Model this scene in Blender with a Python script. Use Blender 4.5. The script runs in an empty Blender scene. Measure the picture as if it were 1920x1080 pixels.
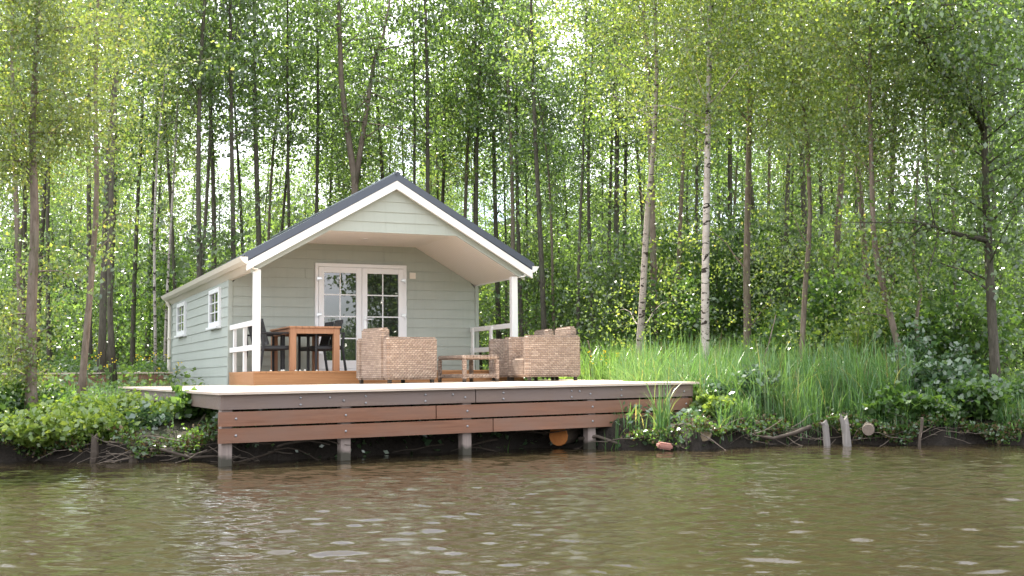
import bpy, math, random
import numpy as np
from mathutils import Vector, Matrix
R = math.radians
sc = bpy.context.scene
# ------------------------------------------------------------------ camera
F, PITCH, ROLL = 2172.0, 4.386, 0.56
cam = bpy.data.objects.new('camera', bpy.data.cameras.new('camera'))
sc.collection.objects.link(cam)
cam.data.sensor_width = 36; cam.data.lens = F / 1920 * 36
cam.data.clip_start = 0.1; cam.data.clip_end = 2000
cam.matrix_world = Matrix.Rotation(R(90 + PITCH), 4, 'X') @ Matrix.Rotation(R(-ROLL), 4, 'Z')
sc.camera = cam
# ------------------------------------------------------------------ light and sky
SUN_EL, SUN_AZ = 60, -24          # azimuth from +Y, negative towards -X
w = bpy.data.worlds.new("World"); sc.world = w; w.use_nodes = True
nt = w.node_tree; nt.nodes.clear()
out = nt.nodes.new('ShaderNodeOutputWorld'); bg = nt.nodes.new('ShaderNodeBackground')
sky = nt.nodes.new('ShaderNodeTexSky'); sky.sky_type = 'NISHITA'; sky.sun_disc = False
sky.sun_elevation = R(SUN_EL); sky.sun_rotation = R(SUN_AZ); sky.air_density = 1.0; sky.dust_density = 1.5
tc = nt.nodes.new('ShaderNodeTexCoord'); mp = nt.nodes.new('ShaderNodeMapping'); mp.inputs['Scale'].default_value = (1, 1, 2.2)
nz = nt.nodes.new('ShaderNodeTexNoise'); nz.inputs['Scale'].default_value = 2.6; nz.inputs['Detail'].default_value = 8
cr = nt.nodes.new('ShaderNodeValToRGB'); cr.color_ramp.elements[0].position = .36; cr.color_ramp.elements[1].position = .50
mx = nt.nodes.new('ShaderNodeMix'); mx.data_type = 'RGBA'
nt.links.new(tc.outputs['Generated'], mp.inputs[0]); nt.links.new(mp.outputs[0], nz.inputs['Vector'])
nt.links.new(nz.outputs[0], cr.inputs[0]); nt.links.new(cr.outputs[0], mx.inputs[0])
nt.links.new(sky.outputs[0], mx.inputs[6]); mx.inputs[7].default_value = (8.6, 8.8, 9.2, 1)
nt.links.new(mx.outputs[2], bg.inputs[0]); bg.inputs[1].default_value = 0.11
nt.links.new(bg.outputs[0], out.inputs[0])
sun = bpy.data.objects.new('sun', bpy.data.lights.new('sun', 'SUN')); sc.collection.objects.link(sun)
sun.data.energy = 5.0; sun.data.angle = R(0.53); sun.data.color = (1, .94, .83)
sd = Vector((math.sin(R(SUN_AZ)) * math.cos(R(SUN_EL)), math.cos(R(SUN_AZ)) * math.cos(R(SUN_EL)), math.sin(R(SUN_EL))))
sun.rotation_euler = (-sd).to_track_quat('-Z', 'Y').to_euler()
sc.view_settings.view_transform = 'Standard'; sc.view_settings.look = 'None'
sc.view_settings.exposure = 1.8; sc.view_settings.gamma = 1
cy = sc.cycles; cy.max_bounces = 8; cy.diffuse_bounces = 4; cy.glossy_bounces = 3; cy.transmission_bounces = 5; cy.transparent_max_bounces = 4
cy.use_denoising = True; cy.sample_clamp_indirect = 6; cy.caustics_reflective = False; cy.caustics_refractive = False

# ------------------------------------------------------------------ helpers
def link(o): sc.collection.objects.link(o); return o
def tag(o, label=None, cat=None, group=None, kind=None):
    if label: o['label'] = label
    if cat: o['category'] = cat
    if group: o['group'] = group
    if kind: o['kind'] = kind
    return o
def empty(name, loc=(0, 0, 0), rz=0, **k):
    o = bpy.data.objects.new(name, None); o.empty_display_size = .2
    o.location = loc; o.rotation_euler = (0, 0, rz); return tag(link(o), **k)
def kids(o): return [c for c in sc.objects if c.parent == o]
def copy_tree(o, parent=None, loc=None, rz=None, rot=None, scale=None, **k):
    c = link(o.copy()); c.parent = parent
    if loc is not None: c.location = loc
    if rz is not None: c.rotation_euler = (0, 0, rz)
    if rot is not None: c.rotation_euler = rot
    if scale is not None: c.scale = scale
    tag(c, **k)
    for ch in CH.get(o.name, []): copy_tree(ch, c)
    return c
CH = {}
def npmesh(name, V, Fc, mat, parent=None, rnd=None, smooth=False, loc=None):
    V = np.asarray(V, dtype=np.float32); me = bpy.data.meshes.new(name)
    if isinstance(Fc, np.ndarray):
        k = Fc.shape[1]; me.vertices.add(len(V)); me.vertices.foreach_set('co', V.ravel())
        me.loops.add(Fc.size); me.loops.foreach_set('vertex_index', Fc.astype(np.int32).ravel())
        me.polygons.add(len(Fc)); me.polygons.foreach_set('loop_start', np.arange(0, Fc.size, k, dtype=np.int32))
        me.update(calc_edges=True)
    else:
        me.from_pydata(V.tolist(), [], Fc); me.update()
    if smooth: me.polygons.foreach_set('use_smooth', np.ones(len(me.polygons), dtype=bool))
    if rnd is not None:
        at_ = me.attributes.new('rnd', 'FLOAT', 'POINT'); at_.data.foreach_set('value', np.asarray(rnd, dtype=np.float32))
    me.materials.append(mat)
    o = link(bpy.data.objects.new(name, me))
    if parent is not None: o.parent = parent; CH.setdefault(parent.name, []).append(o)
    if loc is not None: o.location = loc
    return o
class MB:
    def __init__(s, off=(0, 0, 0)): s.v = []; s.f = []; s.off = Vector(off)
    def add(s, vs, fs):
        n = len(s.v); s.v += [tuple(Vector(v) + s.off) for v in vs]; s.f += [[i + n for i in f] for f in fs]
    def box(s, lo, hi, m=None):
        x0, y0, z0 = lo; x1, y1, z1 = hi
        vs = [(x0, y0, z0), (x1, y0, z0), (x1, y1, z0), (x0, y1, z0), (x0, y0, z1), (x1, y0, z1), (x1, y1, z1), (x0, y1, z1)]
        if m: vs = [m @ Vector(v) for v in vs]
        s.add(vs, [(0, 3, 2, 1), (4, 5, 6, 7), (0, 1, 5, 4), (1, 2, 6, 5), (2, 3, 7, 6), (3, 0, 4, 7)])
    def beam(s, a, b, w, h, up=(0, 0, 1)):
        a = Vector(a); b = Vector(b); d = (b - a).normalized(); u = Vector(up); r = d.cross(u).normalized(); u = r.cross(d).normalized()
        vs = [p + r * (i * w / 2) + u * (j * h / 2) for p in (a, b) for i, j in ((-1, -1), (1, -1), (1, 1), (-1, 1))]
        s.add(vs, [(0, 3, 2, 1), (4, 5, 6, 7), (0, 1, 5, 4), (1, 2, 6, 5), (2, 3, 7, 6), (3, 0, 4, 7)])
    def tube(s, pts, rad, n=8, cap=True):
        pts = [Vector(p) for p in pts]; N = len(pts); vs = []; fs = []
        if not hasattr(rad, '__len__'): rad = [rad] * N
        prev = None
        for i, p in enumerate(pts):
            d = (pts[min(i + 1, N - 1)] - pts[max(i - 1, 0)]).normalized()
            r = d.cross(Vector((0.3, 1, 0.2)) if prev is None else Vector((0.3, 1, .2)))
            if r.length < .1: r = d.cross(Vector((1, 0, 0)))
            r.normalize(); u = r.cross(d)
            for k in range(n):
                t = 2 * math.pi * k / n; vs.append(p + (r * math.cos(t) + u * math.sin(t)) * rad[i])
        for i in range(N - 1):
            for k in range(n): fs.append((i * n + k, i * n + (k + 1) % n, (i + 1) * n + (k + 1) % n, (i + 1) * n + k))
        if cap: fs.append(tuple(range(n))[::-1]); fs.append(tuple((N - 1) * n + k for k in range(n)))
        s.add(vs, fs)
    def prism(s, poly, ax, t0, t1):   # poly in the two other axes, extruded along ax
        def P(p, t):
            return (t, p[0], p[1]) if ax == 0 else (p[0], t, p[1]) if ax == 1 else (p[0], p[1], t)
        n = len(poly); s.add([P(p, t0) for p in poly] + [P(p, t1) for p in poly],
              [tuple(range(n))[::-1], tuple(range(n, 2 * n))] + [(i, (i + 1) % n, n + (i + 1) % n, n + i) for i in range(n)])
    def build(s, name, mat, parent=None, bevel=0, smooth=False, seg=1):
        import bmesh
        me = bpy.data.meshes.new(name); me.from_pydata(s.v, [], s.f)
        bm = bmesh.new(); bm.from_mesh(me); bmesh.ops.recalc_face_normals(bm, faces=bm.faces)
        if bevel: bmesh.ops.bevel(bm, geom=bm.edges[:], offset=bevel, segments=seg, affect='EDGES', clamp_overlap=True)
        bm.to_mesh(me); bm.free(); me.materials.append(mat)
        if smooth: me.polygons.foreach_set('use_smooth', np.ones(len(me.polygons), dtype=bool))
        o = link(bpy.data.objects.new(name, me))
        if parent is not None: o.parent = parent; CH.setdefault(parent.name, []).append(o)
        return o
def at(px, py, D):                    # photograph direction at depth D (metres along the view)
    X, Z = (px - 960) / F, -(py - 540) / F
    c, s_ = math.cos(R(ROLL)), math.sin(R(ROLL)); Xu, Zu = X * c + Z * s_, -X * s_ + Z * c
    p = R(PITCH); d = Vector((Xu, math.cos(p) - Zu * math.sin(p), math.sin(p) + Zu * math.cos(p)))
    return d * (D / d.y)
def atx(px, D, z=0):                  # x of the vertical line seen at px at depth D and height z
    py = 706 - z * F / D
    for _ in range(3):
        v = at(px, py, D); py -= (z - v.z) * F / D
    return v.x

# ------------------------------------------------------------------ materials
class NM:
    def __init__(s, name):
        s.m = bpy.data.materials.new(name); s.m.use_nodes = True; s.t = s.m.node_tree; s.t.nodes.clear()
        s.o = s.n('ShaderNodeOutputMaterial')
    def n(s, ty, **k):
        q = s.t.nodes.new(ty)
        for a, b in k.items():
            if a in q.inputs.keys(): q.inputs[a].default_value = b
            else: setattr(q, a, b)
        return q
    def l(s, a, b): s.t.links.new(a, b)
    def coord(s, kind='Object', scale=(1, 1, 1), rot=(0, 0, 0)):
        c = s.n('ShaderNodeTexCoord'); m = s.n('ShaderNodeMapping'); m.inputs['Scale'].default_value = scale; m.inputs['Rotation'].default_value = rot
        s.l(c.outputs[kind], m.inputs[0]); return m.outputs[0]
    def noise(s, vec, scale, detail=4, rough=.55, dist=0):
        q = s.n('ShaderNodeTexNoise', Scale=scale, Detail=detail, Roughness=rough, Distortion=dist)
        if vec: s.l(vec, q.inputs['Vector'])
        return q.outputs[0]
    def ramp(s, fac, stops):
        q = s.n('ShaderNodeValToRGB'); e = q.color_ramp.elements
        while len(e) < len(stops): e.new(.5)
        for i, (p, c) in enumerate(stops):
            e[i].position = p; e[i].color = (c[0], c[1], c[2], 1) if hasattr(c, '__len__') else (c, c, c, 1)
        s.l(fac, q.inputs[0]); return q.outputs[0]
    def mix(s, f, a, b, mode='MIX'):
        q = s.n('ShaderNodeMix', data_type='RGBA', blend_type=mode)
        for i, v in ((0, f), (6, a), (7, b)):
            if isinstance(v, (int, float)): q.inputs[i].default_value = v
            elif isinstance(v, tuple): q.inputs[i].default_value = (*v, 1)
            else: s.l(v, q.inputs[i])
        return q.outputs[2]
    def math(s, op, a, b=0.):
        q = s.n('ShaderNodeMath', operation=op)
        for i, v in ((0, a), (1, b)):
            if isinstance(v, (int, float)): q.inputs[i].default_value = v
            else: s.l(v, q.inputs[i])
        return q.outputs[0]
    def pbr(s, col, rough=.6, metal=0, bump=None, bs=.3, bd=.01, spec=.5, ior=1.45):
        p = s.n('ShaderNodeBsdfPrincipled'); p.inputs['Metallic'].default_value = metal
        p.inputs['Specular IOR Level'].default_value = spec; p.inputs['IOR'].default_value = ior
        if isinstance(col, tuple): p.inputs['Base Color'].default_value = (*col, 1)
        else: s.l(col, p.inputs['Base Color'])
        if isinstance(rough, (int, float)): p.inputs['Roughness'].default_value = rough
        else: s.l(rough, p.inputs['Roughness'])
        if bump is not None:
            b = s.n('ShaderNodeBump', Strength=bs, Distance=bd); s.l(bump, b.inputs['Height']); s.l(b.outputs[0], p.inputs['Normal'])
        s.l(p.outputs[0], s.o.inputs[0]); return p
def paint(name, col, rough=.5, var=.06):
    k = NM(name); n = k.noise(k.coord(), 3, 5); n2 = k.noise(k.coord(scale=(1, 1, 6)), 30, 3)
    c = k.mix(n, tuple(x * (1 - var) for x in col), tuple(min(1, x * (1 + var)) for x in col))
    st = k.ramp(k.noise(k.coord(scale=(7, 7, .5)), 2.5, 5, .6), [(.5, 0), (.75, 1)]); c = k.mix(k.math('MULTIPLY', st, var * 3), c, tuple(x * .62 for x in col))
    k.pbr(c, rough, bump=n2, bs=.15, bd=.003); return k.m
def wood(name, c0, c1, axis=0, rough=.65, fine=1., weather=None, wz=None):
    k = NM(name); s = [14, 14, 14]; s[axis] = .7
    v = k.coord(scale=tuple(s)); n = k.noise(v, 2.2 * fine, 6, .6, .6); n2 = k.noise(k.coord(scale=tuple(x * 3 for x in s)), 4, 3)
    c = k.mix(k.ramp(n, [(.3, 0), (.7, 1)]), c0, c1); c = k.mix(k.math('MULTIPLY', n2, .35), c, tuple(x * .45 for x in c0))
    big = k.noise(k.coord(scale=(.8, .8, 3)), 1.3, 4)
    if weather: c = k.mix(k.ramp(big, [(.38, 0), (.62, 1)]), c, weather)
    else: c = k.mix(k.math('MULTIPLY', big, .5), c, tuple(x * .7 for x in c1))
    rs = k.n('ShaderNodeObjectInfo').outputs['Random']; c = k.mix(k.math('MULTIPLY', rs, .25), c, tuple(x * .6 for x in c0))
    if wz is not None:
        so = k.n('ShaderNodeSeparateXYZ'); k.l(k.n('ShaderNodeTexCoord').outputs['Object'], so.inputs[0])
        hh = k.math('ADD', so.outputs[2], k.math('MULTIPLY', k.noise(k.coord(), 9, 3), -.10)); c = k.mix(k.ramp(hh, [(wz, 1), (wz + .05, 0)]), c, (.045, .04, .028))
    k.pbr(c, rough, bump=n2, bs=.4, bd=.004); return k.m
def leafmat(name, dark, light, trans=.5, gloss=.12, tt=1.5, yellow=None):
    k = NM(name); a = k.n('ShaderNodeAttribute', attribute_name='rnd').outputs['Fac']
    big = k.noise(k.coord(), .7, 3)
    f = k.math('ADD', k.math('MULTIPLY', k.math('POWER', a, 1.6), .75), k.math('MULTIPLY', k.ramp(big, [(.35, 0), (.65, 1)]), .35))
    orr = k.n('ShaderNodeObjectInfo').outputs['Random']
    c = k.mix(f, dark, light)
    if yellow: c = k.mix(k.ramp(a, [(.93, 0), (.97, 1)]), c, yellow)
    c = k.mix(k.math('MULTIPLY', orr, .3), c, tuple(x * y for x, y in zip(dark, (1.3, 1.1, 1.0))))
    d = k.n('ShaderNodeBsdfDiffuse'); k.l(c, d.inputs[0])
    t = k.n('ShaderNodeBsdfTranslucent'); tcx = k.mix(1.0, c, (min(2.4, 1.22 * tt), 1.04 * tt, .60 * tt), 'MULTIPLY'); k.l(tcx, t.inputs[0])
    m1 = k.n('ShaderNodeMixShader'); m1.inputs[0].default_value = trans; k.l(d.outputs[0], m1.inputs[1]); k.l(t.outputs[0], m1.inputs[2])
    g = k.n('ShaderNodeBsdfGlossy', Roughness=.30); g.inputs[0].default_value = (1, 1, 1, 1)
    m2 = k.n('ShaderNodeMixShader'); m2.inputs[0].default_value = gloss * .45; k.l(m1.outputs[0], m2.inputs[1]); k.l(g.outputs[0], m2.inputs[2])
    k.l(m2.outputs[0], k.o.inputs[0]); return k.m
def barkmat(name, c0, c1, birch=False):
    k = NM(name); v = k.coord(scale=(1, 1, .25) if not birch else (1, 1, 2.2))
    n = k.noise(v, 22 if not birch else 5, 6, .65, .4); n3 = k.noise(k.coord(), 1.1, 4)
    if birch:
        marks = k.ramp(k.noise(k.coord(scale=(3, 3, 7)), 1.8, 4, .6, .8), [(.56, 0), (.60, 1)])
        c = k.mix(k.ramp(n3, [(.3, 0), (.7, 1)]), c0, c1)
        c = k.mix(k.math('MULTIPLY', k.ramp(n, [(.45, 0), (.7, 1)]), .5), c, (.22, .17, .14)); c = k.mix(marks, c, (.035, .028, .024))
    else:
        c = k.mix(k.ramp(n, [(.3, 0), (.7, 1)]), c0, c1)
        c = k.mix(k.ramp(n3, [(.5, 0), (.7, .6)]), c, (.10, .12, .07))
    k.pbr(c, .85, bump=n, bs=.6, bd=.02, spec=.2); return k.m
def wicker(name):
    k = NM(name); tcn = k.n('ShaderNodeTexCoord'); sx = k.n('ShaderNodeSeparateXYZ'); k.l(tcn.outputs['Object'], sx.inputs[0])
    h = k.math('ADD', sx.outputs[0], sx.outputs[1]); cb = k.n('ShaderNodeCombineXYZ'); k.l(h, cb.inputs[0]); k.l(sx.outputs[2], cb.inputs[1])
    br = k.n('ShaderNodeTexBrick', Scale=1.0); br.offset = .5
    br.inputs['Brick Width'].default_value = .062; br.inputs['Row Height'].default_value = .03; br.inputs['Mortar Size'].default_value = .003
    br.inputs['Mortar Smooth'].default_value = .6; br.inputs['Color1'].default_value = (.29, .21, .16, 1); br.inputs['Color2'].default_value = (.47, .365, .29, 1)
    br.inputs['Mortar'].default_value = (.075, .048, .035, 1); k.l(cb.outputs[0], br.inputs['Vector'])
    streak = k.noise(k.coord(scale=(1.2, 1.2, 26)), 2.0, 3, .6)
    c = k.mix(k.math('MULTIPLY', k.ramp(streak, [(.45, 0), (.6, 1)]), .6), br.outputs[0], (.22, .16, .13))
    wv = k.math('SINE', k.math('MULTIPLY', h, 2 * math.pi / .062)); wz = k.math('SINE', k.math('MULTIPLY', sx.outputs[2], math.pi / .03))
    hgt = k.math('ADD', k.math('MULTIPLY', wv, wz), k.math('MULTIPLY', br.outputs['Fac'], -1.2))
    k.pbr(c, .55, bump=hgt, bs=.8, bd=.006, spec=.4); return k.m
M = {}
M['sage'] = paint('sage_paint', (.37, .40, .36), .55)
M['white'] = paint('white_paint', (.80, .79, .78), .4, .03)
M['cream'] = paint('cream_gutter', (.78, .72, .64), .4, .03)
M['pvc'] = paint('white_frame', (.82, .82, .84), .3, .02)
M['roof'] = paint('anthracite_metal', (.07, .083, .112), .35)
def ceilmat():
    k = NM('ceiling_boards'); s = k.n('ShaderNodeSeparateXYZ'); k.l(k.n('ShaderNodeTexCoord').outputs['Object'], s.inputs[0])
    g = k.ramp(k.math('ABSOLUTE', k.math('SINE', k.math('MULTIPLY', s.outputs[1], math.pi / .1))), [(0, 0), (.12, 1)])
    k.pbr(k.mix(g, (.60, .55, .52), (.84, .81, .79)), .5, bump=g, bs=.4, bd=.004); return k.m
M['ceil'] = ceilmat()
M['deckwood'] = wood('pale_deck_boards', (.56, .44, .35), (.68, .56, .46), 0, .6)
M['fascia_grey'] = wood('weathered_hardwood', (.15, .098, .072), (.25, .178, .14), 0, .6, weather=(.18, .135, .12))
M['fascia_red'] = wood('red_hardwood', (.17, .070, .035), (.30, .14, .08), 0, .55, weather=(.19, .105, .072))
M['postwood'] = wood('post_hardwood', (.22, .17, .15), (.36, .29, .26), 2, .7, wz=.02)
M['darkpost'] = wood('dark_post', (.05, .04, .03), (.09, .07, .05), 2, .8)
M['porch'] = wood('orange_grooved_boards', (.42, .19, .075), (.58, .30, .13), 0, .55)
M['teak'] = wood('teak_table', (.36, .16, .075), (.50, .26, .14), 2, .5)
M['sleeper'] = wood('brown_sleeper', (.22, .10, .06), (.32, .17, .11), 0, .7)
M['greywood'] = wood('grey_stake', (.16, .14, .125), (.34, .31, .29), 2, .8)
M['cutwood'] = wood('orange_cut_wood', (.48, .15, .03), (.66, .26, .07), 1, .6)
M['cutpale'] = wood('pale_cut_wood', (.30, .22, .14), (.46, .36, .25), 1, .7)
M['cutgrey'] = wood('grey_cut_wood', (.12, .09, .07), (.26, .21, .17), 1, .8)
M['root'] = wood('root_bark', (.05, .036, .026), (.11, .085, .065), 0, .8)
M['wicker'] = wicker('brown_wicker')
def darkw():
    k = NM('black_wicker'); b = k.n('ShaderNodeTexBrick', Scale=1); b.inputs['Brick Width'].default_value = .03; b.inputs['Row Height'].default_value = .012; b.inputs['Mortar Size'].default_value = .002
    k.l(k.coord(), b.inputs['Vector']); k.pbr((.016, .016, .019), .5, bump=b.outputs['Fac'], bs=.6, bd=.003); return k.m
M['black'] = darkw()
k = NM('zinc_bolt'); k.pbr((.30, .29, .30), .4, .6); M['bolt'] = k.m
k = NM('handle_metal'); k.pbr((.7, .7, .72), .3, .7); M['metal'] = k.m
def glass():
    k = NM('window_glass'); d = k.n('ShaderNodeBsdfDiffuse'); d.inputs[0].default_value = (.02, .024, .022, 1)
    g = k.n('ShaderNodeBsdfGlossy', Roughness=.01); m = k.n('ShaderNodeMixShader')
    lw = k.n('ShaderNodeFresnel', IOR=1.9); fm = k.math('MULTIPLY', lw.outputs[0], 1.5); fm = k.math('MINIMUM', fm, 1.0)
    k.l(fm, m.inputs[0]); k.l(d.outputs[0], m.inputs[1]); k.l(g.outputs[0], m.inputs[2]); k.l(m.outputs[0], k.o.inputs[0]); return k.m
M['glass'] = glass()
M['leaf_alder'] = leafmat('alder_leaves', (.042, .080, .032), (.135, .225, .062), .60, .16, 2.1)
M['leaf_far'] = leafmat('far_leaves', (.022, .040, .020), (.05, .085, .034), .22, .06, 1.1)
M['leaf_birch'] = leafmat('birch_leaves', (.075, .135, .035), (.20, .29, .07), .55, .14, 1.8, yellow=(.27, .29, .08))
M['leaf_willow'] = leafmat('willow_leaves', (.075, .13, .035), (.19, .26, .07), .5, .12, yellow=(.27, .27, .09))
M['leaf_bush'] = leafmat('bush_leaves', (.035, .09, .025), (.12, .22, .05), .52, .13, 1.8)
M['leaf_bramble'] = leafmat('bramble_leaves', (.03, .085, .035), (.12, .20, .09), .4, .2)
M['leaf_lime'] = leafmat('lime_leaves', (.10, .19, .04), (.27, .37, .09), .5, .12)
M['litter'] = leafmat('dead_leaves', (.06, .045, .022), (.17, .125, .06), .2, .05, 1.)
M['grass'] = leafmat('grass_blades', (.05, .13, .025), (.15, .30, .07), .45, .12)
M['reed'] = leafmat('reed_blades', (.05, .14, .045), (.17, .30, .10), .42, .10, yellow=(.34, .33, .14))
M['alder'] = barkmat('alder_bark', (.05, .043, .034), (.13, .115, .09))
M['pale_bark'] = barkmat('pale_bark', (.10, .075, .055), (.23, .185, .15))
M['birch'] = barkmat('birch_bark', (.34, .305, .27), (.50, .455, .415), True)
M['birch_grey'] = barkmat('grey_birch_bark', (.24, .21, .185), (.38, .34, .30), True)
k = NM('yellow_petals'); k.pbr((.8, .6, .03), .6); M['yellow'] = k.m
k = NM('brick_lump'); k.pbr(k.mix(k.noise(k.coord(), 12), (.22, .07, .05), (.40, .22, .18)), .9); M['brick'] = k.m
k = NM('pebble_white'); k.pbr((.7, .68, .63), .6); M['pebble'] = k.m

# ------------------------------------------------------------------ terrain and water
WZ = -0.85
SH = [(-400, 60), (-60, 16), (-14, 12.4), (-4.6, 12.35), (-4.0, 12.3), (-3.1, 12.15), (-2.04, 12.45), (-.7, 13.3), (.57, 13.95), (1.48, 13.35), (2.05, 13.1), (2.8, 13.9), (3.4, 14.1), (4.0, 14.1), (4.7, 13.75), (7, 13.6), (14, 14.2), (60, 22), (400, 80)]
shx, shy = zip(*SH)
def shore(x): return np.interp(x, shx, shy) + .07 * np.sin(x * 3.7 + .5) + .06 * np.sin(x * 8.3) + .03 * np.sin(x * 17 + 1)
def opp(x): t = np.clip((x - 15) / 15, 0, 1); return -28 + 22 * t * t * (3 - 2 * t)
def bump2(x, y): return .03 * np.sin(x * 3.1 + y * 1.7) + .025 * np.sin(x * 5.3 - y * 4.1 + 1) + .015 * np.sin(x * 11 + y * 9.7)
def ground(x, y):
    x = np.asarray(x, float); y = np.asarray(y, float)
    d = np.maximum(y - shore(x), opp(x) - y)
    z = np.interp(d, [-6, -1, -.12, 0, .14, .3, 1.2, 5, 9, 30, 80, 400], [-3.2, -1.9, -1.25, -.98, -.66, -.56, -.40, -.34, -.24, -.05, .2, 1.0])
    amp = np.interp(d, [-.5, .1, 1, 10, 60], [.3, .8, 1, 1.3, 5])
    e = np.interp(d, [-.3, -.1, .15, .4], [0, 1, 1, 0]) * (.05 * np.sin(x * 23 + y * 9) * np.sin(x * 9 - y * 21) + .04 * np.sin(x * 41 + 3 * np.sin(y * 13)))
    return z + bump2(x, y) * amp + e
def axis(parts):
    a = []
    for lo, hi, st in parts: a += list(np.arange(lo, hi, st))
    return np.array(a + [parts[-1][1]])
gx = axis([(-700, -60, 40), (-60, -12, 3), (-12, -6, .5), (-6, 9, .09), (9, 14, .5), (14, 60, 3), (60, 700, 40)])
gy = axis([(-700, -60, 40), (-60, 8, 2), (8, 11.6, .4), (11.6, 16.5, .07), (16.5, 30, .5), (30, 90, 3), (90, 900, 45)])
XX, YY = np.meshgrid(gx, gy); ZZ = ground(XX, YY)
nx, ny = len(gx), len(gy); idx = np.arange(nx * ny).reshape(ny, nx)
FF = np.stack([idx[:-1, :-1], idx[:-1, 1:], idx[1:, 1:], idx[1:, :-1]], -1).reshape(-1, 4)
k = NM('earth'); n = k.noise(k.coord(), 1.6, 8, .6); nf = k.noise(k.coord(), 22, 6, .7)
c = k.mix(k.ramp(n, [(.4, 0), (.6, 1)]), (.035, .027, .018), (.035, .05, .018)); c = k.mix(k.ramp(nf, [(.4, 0), (.7, 1)]), c, (.07, .055, .035))
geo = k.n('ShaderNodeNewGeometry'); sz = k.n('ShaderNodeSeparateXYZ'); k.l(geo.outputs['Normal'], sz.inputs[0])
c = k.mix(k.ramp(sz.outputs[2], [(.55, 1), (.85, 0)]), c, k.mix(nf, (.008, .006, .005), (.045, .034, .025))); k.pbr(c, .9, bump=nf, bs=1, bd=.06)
tag(npmesh('ground', np.stack([XX, YY, ZZ], -1).reshape(-1, 3), FF, k.m, smooth=True), kind='structure')
# water
wx = axis([(-700, -40, 40), (-40, -7.5, 2), (-7.5, 7.5, .03), (7.5, 40, 2), (40, 700, 40)])
wy = axis([(-700, -10, 20), (-10, 4, 1), (4, 8, .02), (8, 14.4, .028), (14.6, 24, 1), (24, 100, 20)])
XX, YY = np.meshgrid(wx, wy); rs = np.random.RandomState(5); ZZ = np.zeros_like(XX)
for i in range(112):
    lam = .085 * 1.046 ** i; th = rs.normal(1.42, .48); kx, ky = 2 * math.pi / lam * math.cos(th), 2 * math.pi / lam * math.sin(th)
    ph = rs.uniform(0, 6.28); warp = .35 * np.sin(XX * rs.uniform(.3, 1.2) + YY * rs.uniform(.3, 1.2) + ph)
    ZZ += .00115 * (lam / .25) ** (.5 if lam < .25 else -.6) * np.sin(kx * XX + ky * YY + ph + 4.0 * warp)
calm = np.interp(shore(XX) - YY, [0, 1.5, 5], [.35, .7, 1.0]); msk = (np.abs(XX) < 7.5) & (YY > 3.5) & (YY < 15)
ZZ = ZZ * calm * np.clip((7.5 - np.abs(XX)) / .6, 0, 1) * msk + WZ
nx, ny = len(wx), len(wy); idx = np.arange(nx * ny).reshape(ny, nx)
FF = np.stack([idx[:-1, :-1], idx[:-1, 1:], idx[1:, 1:], idx[1:, :-1]], -1).reshape(-1, 4)
k = NM('murky_water'); n = k.noise(k.coord(scale=(1, 2.0, 1)), 14, 3, .5)
p = k.pbr(k.mix(k.noise(k.coord(), .35, 3), (.022, .0165, .009), (.030, .023, .0125)), .04, bump=n, bs=.25, bd=.006, spec=.5, ior=1.33)
tag(npmesh('water', np.stack([XX, YY, ZZ], -1).reshape(-1, 3), FF, k.m, smooth=True), kind='structure')

# ------------------------------------------------------------------ cabin
CA, CX, CY, ZB = .4213, -2.0354, 20.1377, -.22
HE, HA, W, WW, P, L, ZF = 2.042, 3.528, 2.595, 2.445, 2.212, 7.31, .13
SL = (HA - HE) / W
off = (0, 0, -ZB)
cab = empty('cabin', (CX, CY, ZB), CA, label='sage green clapboard cabin with white trimmed gable roof and open porch', cat='cabin')
BP = .183
def clad(mb, z0, z1, lo, hi, frame):   # wedge boards; lo(z), hi(z) extents along the wall; frame(s, out, z)
    z = z0; rj = random.Random(int(z1 * 100))
    while z < z1 - .01:
        t = min(z + BP, z1); A0, A1, B0, B1 = lo(z), hi(z), lo(t), hi(t); cut = [None]
        if A1 - A0 > 2.5: j_ = A0 + (A1 - A0) * rj.uniform(.25, .75); cut = [(A0, j_ - .0012, B0, j_ - .0012), (j_ + .0012, A1, j_ + .0012, B1)]
        for a0, a1, b0, b1 in (cut if cut[0] else [(A0, A1, B0, B1)]):
            e = rj.uniform(-.0015, .0015)
            vs = [frame(a0, 0, z), frame(a1, 0, z), frame(b1, 0, t), frame(b0, 0, t), frame(a0, .024 + e, z), frame(a1, .024 - e, z), frame(b1, .008, t), frame(b0, .008, t)]
            mb.add(vs, [(0, 1, 2, 3), (4, 5, 6, 7), (0, 1, 5, 4), (1, 2, 6, 5), (2, 3, 7, 6), (3, 0, 4, 7)])
        z = t
zc = .062 - BP * 2
ZCL, ZWT = 2.55, 1.81
lim = lambda z: WW if z <= ZWT else max(1.15, WW - (z - ZWT) / SL)
m = MB(off); clad(m, zc, ZCL, lambda z: -lim(z), lim, lambda s, o, z: (s, P - o, z)); m.build('porch_wall', M['sage'], cab)
m = MB(off); clad(m, zc, HE - .06, lambda z: P, lambda z: P + L, lambda s, o, z: (-WW - o, s, z)); m.build('side_wall', M['sage'], cab)
m = MB(off); clad(m, zc, HE - .06, lambda z: P, lambda z: P + L, lambda s, o, z: (WW + o, s, z)); m.build('side_wall', M['sage'], cab)
lim2 = lambda z: WW if z < HE else max(.02, WW - (z - HE) / SL)
m = MB(off); clad(m, zc, HA - .15, lambda z: -lim2(z), lim2, lambda s, o, z: (s, P + L + o, z)); m.build('rear_wall', M['sage'], cab)
for u in (-WW - .03, WW - .045): m = MB(off); m.box((u, P - .034, zc), (u + .075, P + .05, ZWT + .03)); m.build('corner_board', M['sage'], cab)
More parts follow.
